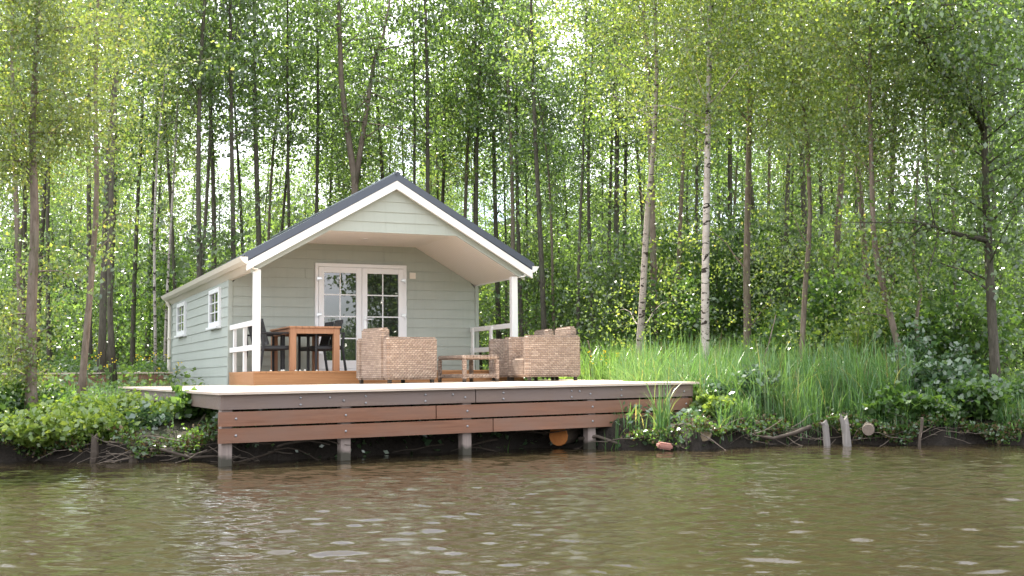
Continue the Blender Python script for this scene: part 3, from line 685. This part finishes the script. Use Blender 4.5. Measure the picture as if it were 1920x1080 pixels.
def where(px):
    if px < 160: return 'at the far left edge of the wood, behind the left bank'
    if px < 320: return 'left of the cabin, behind the low timber wall'
    if px < 460: return 'rising behind the left slope of the cabin roof'
    if px < 730: return 'rising behind the upper left roof slope'
    if px < 860: return 'rising just right of the cabin ridge'
    if px < 1000: return 'rising behind the right roof slope'
    if px < 1180: return 'in the wood between the cabin and the leaning birch'
    if px < 1420: return 'in the wood around the white birch'
    if px < 1600: return 'in the wood behind the tall grass'
    return 'at the right edge of the wood behind the bank'
ordn = ['first', 'second', 'third', 'fourth', 'fifth', 'sixth', 'seventh', 'eighth', 'ninth', 'tenth']
cnt = {}
tot = {}
for s in SPOTS: kk = (''.join(c for c in s[2] if not c.isdigit()), where(s[0])); tot[kk] = tot.get(kk, 0) + 1
for px, D, kind, sc_, rz, ln in SPOTS:
    kk = (''.join(c for c in kind if not c.isdigit()), where(px)); cnt[kk] = cnt.get(kk, 0) + 1
    o_ = '' if tot[kk] == 1 else ordn[cnt[kk] - 1] + ' '
    lb = (o_ + KIND[kk[0]] + ' from the left ' + kk[1]) if o_ else KIND[kk[0]] + ' ' + kk[1]
    lb = lb.split(); lb = ' '.join(lb[:16])
    spawn(kind, atx(px, D, 0), D, rz, sc_, lean=(0, ln), label=lb, cat='tree', group='trees of the wood behind the cabin')
rg = random.Random(77); keys = ['alder%d' % i for i in range(7)] + ['pale%d' % i for i in range(4)]
placed = [(atx(s[0], s[1], 0), s[1]) for s in SPOTS]
n_ = 0
for tries in range(4000):
    if n_ >= 155: break
    y = 29 + 42 * rg.random() ** .95; x = rg.uniform(-.50, .50) * y * 1.05
    if any((x - a) ** 2 + (y - b) ** 2 < (.9 if y < 45 else 1.2) for a, b in placed): continue
    if abs(x + 5.5) < 4 and y < 33: continue
    placed.append((x, y)); n_ += 1; kk = keys[rg.randrange(11)] if rg.random() < .55 else keys[rg.randrange(7)]
    h = rg.uniform(.78, 1.02)
    if .02 < x / y < .09 and y > 30: h *= .72
    spawn(kk, x, y, rg.uniform(0, 6.3), (1, 1, h) if rg.random() < .5 else h, lean=(rg.gauss(0, .015), rg.gauss(0, .02)),
          label='slim tree standing deep in the wood, among many alike behind the front trunks', cat='tree', group='slim trees deep in the wood')
for i in range(112):
    y = rg.uniform(33, 68) if i % 3 else rg.uniform(23, 34); x = rg.uniform(-.47, .50) * y
    if y < 33 and -13 < x < 2: x += 16
    spawn('shrub%d' % (i % 4), x, y, rg.uniform(0, 6.3), rg.uniform(.7, 1.25) if y < 38 else rg.uniform(1.0, 1.75), label='leafy green understory shrub growing between the trunks of the wood', cat='shrub', group='understory shrubs in the wood')

# far-off edge of the wood
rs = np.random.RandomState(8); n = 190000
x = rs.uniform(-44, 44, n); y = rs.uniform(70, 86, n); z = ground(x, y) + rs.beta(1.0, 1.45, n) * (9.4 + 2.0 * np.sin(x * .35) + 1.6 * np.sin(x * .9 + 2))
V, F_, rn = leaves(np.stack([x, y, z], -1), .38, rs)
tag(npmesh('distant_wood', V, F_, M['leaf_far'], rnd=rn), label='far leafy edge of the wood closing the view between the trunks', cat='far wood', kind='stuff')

# ------------------------------------------------------------------ single trees with a course of their own
def px_path(pts, D): return [at(px, py, D) for px, py in pts]
def own_tree(name, pts, D, r0, matt, matl, lab, seed, lsize=.08, extra=(), Ds=None, **kw):
    P_ = [at(px, py, D if Ds is None else Ds[i]) for i, (px, py) in enumerate(pts)]
    foot = P_[0].copy(); foot.z = onground(foot.x, foot.y) - .05; P_[0] = foot.copy()
    path = [p - foot for p in P_]
    # resample evenly
    seg = [0]; 
    for a, b in zip(path, path[1:]): seg.append(seg[-1] + (b - a).length)
    res = []
    for i in range(15):
        s = seg[-1] * i / 14; j = max(q for q in range(len(seg)) if seg[q] <= s + 1e-6); j = min(j, len(seg) - 2)
        res.append(path[j].lerp(path[j + 1], (s - seg[j]) / (seg[j + 1] - seg[j])))
    m, c = tree_parts(seed, H=0, r0=r0, path=res, lsize=lsize, **kw)
    rg_ = random.Random(seed + 5); rs_2 = np.random.RandomState(seed + 7); cs = [c]
    for pl, r1 in extra:
        q = [at(*t3) - foot for t3 in pl]; m.tube(q, [r1 * (1 - .75 * i / (len(q) - 1)) for i in range(len(q))], 6)
        for a, b in zip(q[1:], q[2:]):
            for _ in range(5):
                a0 = a.lerp(b, rg_.random()); d = Vector((rg_.gauss(0, .7), rg_.gauss(0, .7), rg_.gauss(-.1, .5))); m.tube([a0, a0 + d], [r1 * .25, r1 * .06], 4, False)
                t_ = rs_2.uniform(.2, 1.1, 90)[:, None]; cs.append(np.array(a0)[None] * (1 - t_) + np.array(a0 + d)[None] * t_ + rs_2.normal(0, .2, (90, 3)))
    c = np.concatenate(cs); t = empty(name, foot, label=lab, cat='tree'); m.build('trunk', matt, t, smooth=True)
    V, F_, rn = leaves(c, lsize, rs_2, .9, .62, kw.get('droop', 0)); npmesh('crown', V, F_, matl, t, rnd=rn); return t
own_tree('birch_tree', [(1322, 690), (1322, 560), (1325, 380), (1328, 200), (1331, 90), (1330, -60), (1332, -300)], 18.6, .076, M['birch'], M['leaf_birch'], 'tall white barked birch standing straight in the tall grass', 201, .058,
         base=4.0, cr_=2.6, nbr=34, nleaf=24000, elev=(20, 60), droop=.35, low=0, spread=.3)
own_tree('birch_tree', [(1190, 700), (1203, 600), (1208, 500), (1214, 400), (1226, 280), (1232, 150), (1228, 0), (1225, -200)], 20, .07, M['birch_grey'], M['leaf_birch'], 'leaning white birch with a curved stem right of the wicker chairs', 202, .058,
         base=4.2, cr_=2.2, nbr=30, nleaf=15000, elev=(20, 60), droop=.4, low=3)
own_tree('birch_tree', [(1402, 690), (1400, 500), (1404, 300), (1408, 100), (1412, -100), (1405, -300)], 20.5, .075, M['pale_bark'], M['leaf_birch'], 'tall straight pale barked tree just right of the white birch', 203, .058,
         base=3.6, cr_=2.3, nbr=30, nleaf=24000, elev=(20, 60), droop=.35, low=2)
own_tree('forked_tree', [(664, 690), (664, 480), (666, 345), (652, 250), (640, 160), (636, 40), (630, -150)], 30, .14, M['pale_bark'], M['leaf_alder'], 'forked tree whose two stems part just above the cabin roof', 204, .10,
         base=8.5, cr_=1.8, nbr=26, nleaf=3200, elev=(15, 50), extra=[([(666, 345, 30), (676, 280, 30), (690, 190, 30), (700, 120, 30), (720, 60, 30), (735, -20, 30)], .09)])
own_tree('leaning_tree', [(1708, 715), (1672, 600), (1645, 500), (1637, 420), (1634, 300), (1630, 150), (1633, 20), (1640, -150)], 16.8, .055, M['pale_bark'], M['leaf_birch'], 'thin tree leaning left over the bank, its foot in the low plants', 205, .058,
         base=2.6, cr_=1.9, nbr=44, nleaf=26000, elev=(5, 60), droop=.3, low=4)
own_tree('oak_tree', [(1868, 720), (1858, 560), (1850, 400), (1846, 250), (1830, 120), (1835, -60), (1840, -250)], 17.5, .08, M['alder'], M['leaf_alder'], 'broad dark tree at the right whose thick limb slants up to the left', 206, .085,
         base=1.6, cr_=2.3, nbr=54, nleaf=24000, elev=(5, 50), extra=[([(1846, 240, 17.5), (1800, 175, 17.2), (1765, 128, 17), (1738, 90, 16.8), (1700, 50, 16.6), (1660, 5, 16.4), (1630, -60, 16.2)], .075),
                                                        ([(1850, 450, 17.5), (1800, 440, 17), (1750, 425, 16.6), (1712, 412, 16.3)], .05)])
own_tree('birch_tree', [(1500, 700), (1508, 560), (1520, 420), (1515, 280), (1500, 140), (1505, 0), (1510, -200)], 18.5, .05, M['pale_bark'], M['leaf_birch'], 'slender crooked tree behind the middle of the tall grass', 207, .058,
         base=3.2, cr_=2.0, nbr=44, nleaf=26000, elev=(5, 60), droop=.35, low=3)
own_tree('willow_tree', [(60, 760), (58, 600), (66, 420), (60, 250), (70, 60), (75, -150)], 13.2, .07, M['pale_bark'], M['leaf_willow'], 'yellow green tree overhanging the left bank in full sun', 208, .048,
         base=1.9, cr_=1.1, nbr=50, nleaf=20000, elev=(0, 55), droop=.35, low=8, spread=.2, clump=9, cs_=.09)
own_tree('birch_tree', [(150, 740), (168, 560), (182, 380), (178, 180), (184, 0), (184, -200)], 15.5, .05, M['pale_bark'], M['leaf_willow'], 'slim yellow leaved tree at the left, between the bank and the wood', 209, .055,
         base=3.2, cr_=1.25, nbr=30, nleaf=8000, elev=(0, 60), droop=.3, low=2, spread=.2)

# ------------------------------------------------------------------ bank plants
def bush(name, seed, x, y, r, h, nleaf, lsize, mat, lab, cat='bush', group=None, stems=14, flat=.5, tilt=.6, sp=.5):
    rg_ = random.Random(seed); rs_3 = np.random.RandomState(seed); z0 = onground(x, y) - .04; t = empty(name, (x, y, z0), label=lab, cat=cat, group=group); m = MB(); cs = []
    for i in range(stems):
        a = rg_.uniform(0, 6.28); rr = r * rg_.random() ** .5; d = Vector((math.cos(a) * rr, math.sin(a) * rr * .8, h * rg_.uniform(.45, 1.0) * (1 - .45 * (rr / r) ** 2)))
        p0 = Vector((d.x * .3, d.y * .3, 0)); mid = p0.lerp(d, .5) + Vector((0, 0, h * .12)); m.tube([p0, mid, d], [.008, .006, .003], 4, False)
        k_ = nleaf // stems; t_ = rs_3.uniform(.15, 1.05, k_)[:, None]; A0, B0, C0 = (np.array(v)[None] for v in (p0, mid, d))
        c = A0 * (1 - t_) ** 2 + 2 * B0 * t_ * (1 - t_) + C0 * t_ ** 2; cs.append(c + rs_3.normal(0, r * .22 * sp, c.shape) * np.array([1, 1, .7]))
    m.build('stems', M['root'], t, smooth=True); c = np.concatenate(cs); c[:, 2] = np.maximum(c[:, 2], .02)
    V, F_, rn = leaves(c, lsize, rs_3, tilt, .7); npmesh('foliage', V, F_, mat, t, rnd=rn); return t
def bat(px, D): return atx(px, D, -.5), D
x, y = bat(215, 13.3); bush('bramble_bush', 301, x, y - .30, .68, .40, 5200, .07, M['leaf_lime'], 'large sunlit yellow green bush on the left bank beside the deck')
x, y = bat(282, 13.0); bush('bramble_bush', 302, x, y - .25, .28, .32, 1000, .085, M['leaf_bramble'], 'pale leaved bramble hanging at the right side of the left bank bush')
x, y = bat(205, 12.75); bush('leafy_bush', 319, x, y, .42, .30, 2200, .06, M['leaf_lime'], 'bright low plants spilling to the water before the left bank bush')
x, y = bat(120, 13.0); bush('leafy_bush', 303, x, y - .3, .8, .5, 6000, .075, M['leaf_lime'], 'low sunlit bush on the bank at the foot of the yellow green tree')
x, y = bat(20, 13.4); bush('leafy_bush', 304, x, y, .9, .6, 5200, .07, M['leaf_bush'], 'green bush on the bank at the far left edge')
x, y = bat(365, 13.3); bush('shaded_bush', 305, x, y, .4, .42, 900, .09, M['leaf_bush'], 'small shaded bush under the left side of the deck')
x, y = bat(1395, 14.7); bush('bramble_bush', 306, x, y, .55, .62, 2600, .075, M['leaf_bramble'], 'pale bramble on the right bank between deck and tall grass')
x, y = bat(1335, 14.3); bush('leafy_bush', 307, x, y, .42, .36, 1600, .07, M['leaf_lime'], 'low bright green plant at the right end of the deck')
x, y = bat(1690, 14.1); bush('leafy_bush', 308, x, y, .45, .5, 2200, .085, M['leaf_bush'], 'fresh green bush at the waterline on the right bank')
x, y = bat(1770, 14.5); bush('bramble_bush', 309, x, y, .7, .75, 3000, .085, M['leaf_bramble'], 'bramble with pale leaves right of the waterline bush')
x, y = bat(1765, 13.9); bush('leafy_bush', 318, x, y, .45, .32, 1800, .065, M['leaf_bush'], 'small low bush drooping over the water edge near the right side')
x, y = bat(1860, 14.3); bush('leafy_bush', 310, x, y, .8, .7, 3400, .08, M['leaf_bush'], 'green bush on the bank at the far right edge')
x, y = bat(1730, 16.0); bush('tall_herb', 311, x, y, .6, 1.2, 2600, .085, M['leaf_bramble'], 'tall pale leaved herb behind the right end of the tall grass')
x, y = bat(1565, 20.5); bush('hazel_bush', 312, x, y, 1.5, 2.3, 7500, .11, M['leaf_bush'], 'wide leafy bush behind the middle of the tall grass', sp=.6, stems=26)
x, y = bat(1650, 19.0); bush('hazel_bush', 313, x, y, 1.1, 1.7, 5000, .10, M['leaf_lime'], 'sunlit leafy bush behind the right part of the grass', sp=.6, stems=22)
x, y = bat(1770, 18.6); bush('hazel_bush', 314, x, y, 1.5, 2.6, 7500, .10, M['leaf_bush'], 'tall leafy bush at the foot of the broad dark tree', sp=.6, stems=26)
x, y = bat(1150, 21.5); bush('hazel_bush', 315, x, y, .7, 1.0, 2400, .09, M['leaf_lime'], 'low yellow green bush behind the right wicker chairs')
x, y = bat(1255, 24); bush('hazel_bush', 316, x, y, 1.2, 2.6, 5200, .10, M['leaf_bush'], 'leafy bush in the wood left of the white birch', sp=.7, stems=20)
x, y = bat(1460, 24); bush('hazel_bush', 317, x, y, 1.2, 1.8, 4200, .10, M['leaf_bush'], 'leafy bush at the wood edge right of the white birch', sp=.7, stems=20)
# undergrowth, nettles and grass: nobody could count them
def herb(name, n, xr, yr, h, lsize, mat, lab, cat, cond, seed, flat=1.):
    rs_4 = np.random.RandomState(seed); x = rs_4.uniform(*xr, n); y = rs_4.uniform(*yr, n); k_ = cond(x, y); x, y = x[k_], y[k_]
    den = .5 + .5 * np.sin(x * 1.9 + 1) * np.sin(y * 1.3 + x * .7); hh = h * (.35 + .65 * den)
    z = ground(x, y) + rs_4.uniform(0, 1, len(x)) ** .8 * hh; V, F_, rn = leaves(np.stack([x, y, z], -1), lsize, rs_4, .5)
    return tag(npmesh(name, V, F_, mat, rnd=rn), label=lab, cat=cat, kind='stuff')
cabin_clear = lambda x, y: ~((((x - CX) * math.cos(CA) + (y - CY) * math.sin(CA)) > -2.7) & (((x - CX) * math.cos(CA) + (y - CY) * math.sin(CA)) < 2.7) & ((-(x - CX) * math.sin(CA) + (y - CY) * math.cos(CA)) > -8) & ((-(x - CX) * math.sin(CA) + (y - CY) * math.cos(CA)) < 9.8))
def deck_clear(x, y):
    lx = (x - A_.x) * fd.x + (y - A_.y) * fd.y; ly = -(x - A_.x) * fd.y + (y - A_.y) * fd.x; e = side[0] / side[1] * ly
    return ~((lx > e - .1) & (lx < DL + .15 - .0 * ly) & (ly > -.1) & (ly < 9.5))
herb('undergrowth', 90000, (-30, 34), (22, 62), .6, .12, M['leaf_alder'], 'low leafy undergrowth covering the floor of the wood', 'undergrowth', lambda x, y: cabin_clear(x, y) & (np.abs(x) < y * .5 + 1), 401)
herb('nettles', 26000, (-12, -5.0), (19.5, 30), .8, .09, M['leaf_bush'], 'fresh green nettles growing behind the low timber wall', 'nettles', lambda x, y: cabin_clear(x, y) & ((-(x - CX) * math.sin(CA) + (y - CY) * math.cos(CA)) > 7.9), 402)
herb('bank_plants', 26000, (-11, 11), (12.3, 22), .24, .06, M['leaf_bush'], 'low plants and moss covering the bank top', 'ground cover', lambda x, y: cabin_clear(x, y) & deck_clear(x, y) & (y > shore(x) + .12), 403)
rs = np.random.RandomState(31); n = 26000; x = rs.uniform(-8, 10, n); dd_ = np.abs(rs.normal(0, .16, n)) - .10
k_ = ~((x > A_.x - .05) & (x < 1.2)) & (np.sin(x * 3.3) + np.sin(x * 7.9 + 2) * .8 + rs.uniform(-1, 1, n) > -.5); x, dd_ = x[k_], dd_[k_]; y = shore(x) + dd_
hg = .02 + .20 * np.clip(.5 + .5 * np.sin(x * 4.7) + .4 * np.sin(x * 11 + 1), 0, 1); z = np.maximum(ground(x, y), -.62 - hg * rs.uniform(0, 1, len(x))) + rs.uniform(0, .16, len(x)) * np.clip(.6 + .6 * np.sin(x * 6.1 + 2), .1, 1)
br_ = rs.uniform(0, 1, len(x)) < .35; V, F_, rn = leaves(np.stack([x, y, z], -1)[br_], .045, rs, .7)
tag(npmesh('bank_litter', V, F_, M['litter'], rnd=rn), label='brown moss, dead leaves and dry stems along the bank edge', cat='litter', kind='stuff')
V, F_, rn = leaves(np.stack([x, y, z], -1)[~br_], .05, rs, .6, droop=.4)
tag(npmesh('trailing_plants', V, F_, M['leaf_bush'], rnd=rn), label='small leafy plants and moss trailing over the edge of the bank', cat='ground cover', kind='stuff')
herb('waterline_weeds', 5200, (-3.3, 2.3), (12.3, 14.9), .26, .08, M['leaf_bramble'], 'dark weeds growing on the shaded bank under the deck', 'weeds', lambda x, y: (y > shore(x) + .02) & (y < shore(x) + .9), 404)
def blades(name, pts, h, wd, mat, lab, cat, seed, bend=.5, seg=4, z0=None):
    rs_5 = np.random.RandomState(seed); n = len(pts); H_ = h * rs_5.uniform(.55, 1.15, n); a = rs_5.uniform(0, 6.28, n); b = np.abs(rs_5.normal(0, bend, n)) * H_; wb = wd * rs_5.uniform(.6, 1.3, n)
    sx_, sy_ = np.cos(a + 1.57), np.sin(a + 1.57); tw = rs_5.uniform(-.6, .6, n); vs = []
    z0 = ground(pts[:, 0], pts[:, 1]) - .03 if z0 is None else z0
    for i in range(seg + 1):
        t = i / seg; o_ = b * t ** 2.2; zz = z0 + H_ * (t - .25 * (b / H_) * t ** 3); w_ = wb * (1 - t) ** .6 * .5 if i < seg else wb * 0 + .0006
        cx_, cy_ = pts[:, 0] + np.cos(a) * o_, pts[:, 1] + np.sin(a) * o_
        for sg in (-1, 1): vs.append(np.stack([cx_ + sg * w_ * sx_, cy_ + sg * w_ * sy_, zz], -1))
    V = np.stack(vs, 1).reshape(-1, 3); base = (np.arange(n) * (2 * (seg + 1)))[:, None]
    F_ = np.concatenate([base + np.array([[2 * i, 2 * i + 1, 2 * i + 3, 2 * i + 2]]) for i in range(seg)], 0); return tag(npmesh(name, V, F_, mat, rnd=np.repeat(rs_5.uniform(0, 1, n), 2 * (seg + 1))), label=lab, cat=cat, kind='stuff')
rs = np.random.RandomState(21); n = 34000
x = rs.uniform(1.6, 9.2, n); y = rs.uniform(14.2, 20.5, n); pt_ = np.sin(x * 2.3 + .6 * np.sin(y * 3)) * np.sin(y * 2.1 + x)
k_ = (y > shore(x) + .3) & deck_clear(x, y) & (rs.uniform(0, 1, n) < .30 + .7 * np.clip(pt_ + .55, 0, 1)) & (x < .33 * y + .2)
P2 = np.stack([x, y], -1)[k_]; sel = rs.uniform(0, 1, len(P2))
blades('tall_grass', P2[sel < .75], .78, .011, M['reed'], 'fine tall green grass covering the right bank', 'tall grass', 501, .8, seg=5)
blades('broad_sedge', P2[sel > .86], .95, .022, M['reed'], 'broad bladed sedge rising through the tall grass of the right bank', 'sedge', 505, .38)
P3 = P2[sel > .965]; blades('dead_stems', P3, 1.0, .009, M['litter'], 'dry straw coloured stems scattered through the tall grass', 'dead stems', 507, .55)
n = 2600; x = rs.uniform(2.4, 8.5, n); y = shore(x) + rs.uniform(.08, .4, n); k_ = np.sin(x * 3.1) + np.sin(x * 7.7) > -.5
blades('edge_grass', np.stack([x, y], -1)[k_], .42, .011, M['reed'], 'grass hanging over the bank edge above the water', 'grass', 508, .95, seg=5)
n = 5000; x = rs.uniform(1.2, 5.5, n); y = rs.uniform(19, 24, n)
blades('woodside_grass', np.stack([x, y], -1), .95, .014, M['grass'], 'long yellow green grass arching at the edge of the wood', 'long grass', 506, .75, seg=5)
n = 9000; x = rs.uniform(-12, 12, n); y = rs.uniform(12.6, 24, n); k_ = (y > shore(x) + .2) & deck_clear(x, y) & cabin_clear(x, y)
blades('short_grass', np.stack([x, y], -1)[k_], .32, .010, M['grass'], 'thin grass blades growing over the bank', 'grass', 502, .5)
def clump(px, D, n, h, r, lab, seed, mat='reed', wd=.016, bend=.35):
    x0, y0 = bat(px, D); rs_6 = np.random.RandomState(seed); p = np.stack([x0 + rs_6.normal(0, r, n), y0 + rs_6.normal(0, r * .6, n)], -1)
    o = blades('reed_clump', p, h, wd, M[mat], lab, 'reeds', seed, bend); del o['kind']; return o
clump(1240, 13.45, 60, .78, .05, 'dense clump of green reeds rising before the right end of the deck', 601)
clump(1146, 13.5, 14, .42, .05, 'few thin reeds in the water beside the rightmost shown deck post', 602)
clump(1185, 13.5, 26, .36, .07, 'short arching reeds between the deck post and the dense clump', 603, bend=.6)
clump(958, 13.6, 16, .22, .04, 'small dark sedge tuft at the waterline under the deck', 604, bend=.9)
clump(1515, 14.35, 60, .62, .16, 'upright green reeds around the grey stakes on the right bank', 605)
clump(590, 12.45, 14, .14, .06, 'tiny leafy sedge at the waterline between the left deck posts', 606, 'grass', .03, .9)
# yellow flowers
for j, (px, D, n, sp) in enumerate(((190, 22.5, 8, .8), (270, 24, 8, .9), (385, 19, 0, .3), (1135, 19.5, 8, .3))):
    if not n: continue
    rs_7 = np.random.RandomState(j); x0, y0 = bat(px, D); m = MB(); t = empty('yellow_flowers', (x0, y0, onground(x0, y0)), label=('yellow flowering ragwort at the far left end of the timber wall', 'yellow flowering ragwort in the nettles beside the cabin', '', 'yellow flowering herb behind the right wicker chairs')[j], cat='flowers')
    st = MB()
    for i in range(n):
        p = Vector((rs_7.normal(0, sp * .5), rs_7.normal(0, sp * .3), rs_7.uniform(.45, .8))); st.tube([(p.x * .8, p.y * .8, 0), p], .006, 4, False)
        for q in range(4): c = p + Vector(rs_7.normal(0, .03, 3)); m.tube([c, c + Vector((0, 0, .02))], [.011, .014], 6)
    m.build('blossoms', M['yellow'], t); st.build('stems', M['grass'], t)

# ------------------------------------------------------------------ stakes, logs, roots
def stake(px, D, h, r, lean, lab, mat='greywood', zt=None):
    x0, y0 = bat(px, D); z0 = WZ - .3; m = MB(); rg_ = random.Random(int(px)); N = 6; pts = [(lean * i / N * .5 + rg_.uniform(-.008, .008), 0, (h + .3) * i / N) for i in range(N + 1)]
    m.tube(pts, [r * rg_.uniform(.85, 1.1) for _ in range(N + 1)], 7)
    m.v[-7:] = [(a, b, c + rg_.uniform(-.09, .05)) for a, b, c in m.v[-7:]]
    o = m.build('wooden_stake', M[mat]); o.location = (x0, y0, z0); tag(o, lab, 'stake', 'old stakes along the waterline'); return o
stake(1553, 13.75, .35, .042, -.10, 'grey split stake at the waterline, left of the pair in the reeds')
stake(1592, 13.7, .37, .052, -.12, 'grey split stake at the waterline, right of the pair in the reeds')
stake(176, 12.25, .27, .04, .02, 'dark rotten stake standing in the water at the left bank', 'root')
stake(252, 12.25, .20, .055, .0, 'short dark stake under the left bank bush', 'root')
stake(1716, 13.55, .30, .018, .15, 'thin leaning stick at the waterline under the green bush', 'root')
def log(px, py, D, r, ln, az, lab, end, squash=1.):
    p = at(px, py, D); t = empty('log', p, label=lab, cat='log'); d = Vector((math.sin(az), math.cos(az), .04)); rg_ = random.Random(int(px)); m = MB()
    m.tube([d * (ln * i / 6) for i in range(7)], [r * rg_.uniform(.93, 1.08) for _ in range(7)], 14, True); o = m.build('bark', M['root'], t, smooth=False)
    m = MB(); m.tube([-d * .012, d * .004], [r * .93, r * .99], 14); m.build('cut_end', M[end], t); return t
log(1047, 817, 13.72, .125, .9, .5, 'sawn log with bright orange cut end under the deck', 'cutwood')
log(1318, 812, 13.35, .10, .8, .2, 'log with pale cut end at the waterline right of the deck', 'cutpale')
log(1628, 806, 13.6, .07, .6, .32, 'log with dark grey round end at the waterline right of the stakes', 'cutgrey')
def lump(px, py, D, s, lab, seed):
    m = MB(); m.box((-s[0], -s[1], -s[2]), (s[0], s[1], s[2])); o = m.build('brick_lump', M['brick'], bevel=.02, seg=2); o.location = at(px, py, D); o.rotation_euler = (.1, .15, seed); tag(o, lab, 'brick')
lump(1246, 836, 13.15, (.085, .06, .035), 'reddish brick lying in the shallow water before the deck end', .2)
lump(1399, 826, 13.95, (.07, .06, .07), 'dark red brick lump set in the bank below the bramble', .5)
def roots(name, lab, seed, px0, px1, D, n, z0, spread=.25, mat='root', r=.012, cat='roots'):
    rg_ = random.Random(seed); xa, xb = bat(px0, D)[0], bat(px1, D)[0]; m = MB()
    for i in range(n):
        x = rg_.uniform(xa, xb); y = float(shore(x)) + rg_.uniform(-.05, .2); p = Vector((x, y, z0 + rg_.uniform(-.02, .16))); d = Vector((rg_.choice((-1, 1)) * rg_.uniform(.3, 1), -rg_.uniform(.0, .35), rg_.uniform(-.3, .15))).normalized(); pts = [p.copy()]
        for s in range(5): d = (d + Vector((rg_.uniform(-.3, .3), rg_.uniform(-.3, .3), rg_.uniform(-.3, .25)))).normalized(); p = p + d * spread * rg_.uniform(.5, 1) * .4; p.z = max(p.z, WZ - .02); pts.append(p.copy())
        rr = r * rg_.uniform(.4, 1.4); m.tube(pts, [rr * (1 - .14 * j) for j in range(6)], 5, False)
    o = m.build(name, M[mat], smooth=True); return tag(o, lab, cat, kind='stuff')
roots('tangled_roots', 'tangled dark roots and twigs along the left bank at the waterline', 701, 140, 420, 12.4, 40, -.80, .40, 'cutgrey', .006)
roots('tangled_roots', 'bare twisted roots at the foot of the right bank', 702, 1290, 1780, 13.9, 55, -.78, .30, 'cutgrey', .0055)
roots('tangled_roots', 'roots and twigs on the dark bank under the deck', 703, 420, 1290, 13.2, 24, -.80, .45)
for j, (pp, r_, lab) in enumerate((([(1085, 823, 13.7), (1120, 818, 13.6), (1160, 832, 13.5), (1200, 838, 13.4)], .022, 'curved dark root reaching from the orange cut log towards the water'),
                     ([(1520, 800, 14.0), (1490, 812, 13.9), (1450, 822, 13.8), (1420, 818, 13.8)], .028, 'thick bare grey root lying along the right bank'),
                     ([(240, 835, 12.3), (300, 842, 12.2), (360, 858, 12.1), (405, 855, 12.1)], .020, 'long dark branch lying in the water at the left of the deck'),
                     ([(1415, 715, 16.6), (1440, 650, 16.7), (1455, 590, 16.8)], .010, 'thin bare twig sticking up from the tall grass'),
                     ([(1108, 706, 19.6), (1106, 690, 19.6), (1108, 660, 19.6), (1102, 638, 19.6)], .014, 'pale broken stick standing right of the wicker chairs'),
                     ([(1724, 690, 17), (1718, 600, 17), (1728, 540, 17), (1712, 490, 17), (1716, 410, 17), (1722, 300, 17)], .028, 'crooked bare stem rising from the plants at the right'))):
    q = [at(*a) for a in pp]; m = MB(); m.tube(q, [r_ * (1 - .5 * i / len(q)) for i in range(len(q))], 7); o = m.build('bare_branch', M['pale_bark' if j > 2 else 'root'], smooth=True); tag(o, lab, 'branch')

# ------------------------------------------------------------------ opposite shore, mirrored in the doors
VAR['dense'] = plant('dense_tree', 95, M['alder'], M['leaf_alder'], .26, H=11, r0=.2, base=.6, cr_=3.2, nbr=60, nleaf=14000, elev=(0, 60), spread=.5, cs_=.3)
tag(VAR['dense'], 'tall dense tree on the opposite shore, mirrored in the right glass door', 'tree'); setplace(VAR['dense'], 28.6, -11.6)
for i in range(34):
    spawn('shrub%d' % (i % 4), 27 + (i % 17) * 2.2, -22 - 6 * (i // 17) - rg.uniform(0, 4), rg.uniform(0, 6), rg.uniform(.8, 1.15) + .2 * (i // 17), label='low bush on the opposite shore, seen only as a mirror image in the glass doors', cat='shrub', group='bushes of the opposite shore')
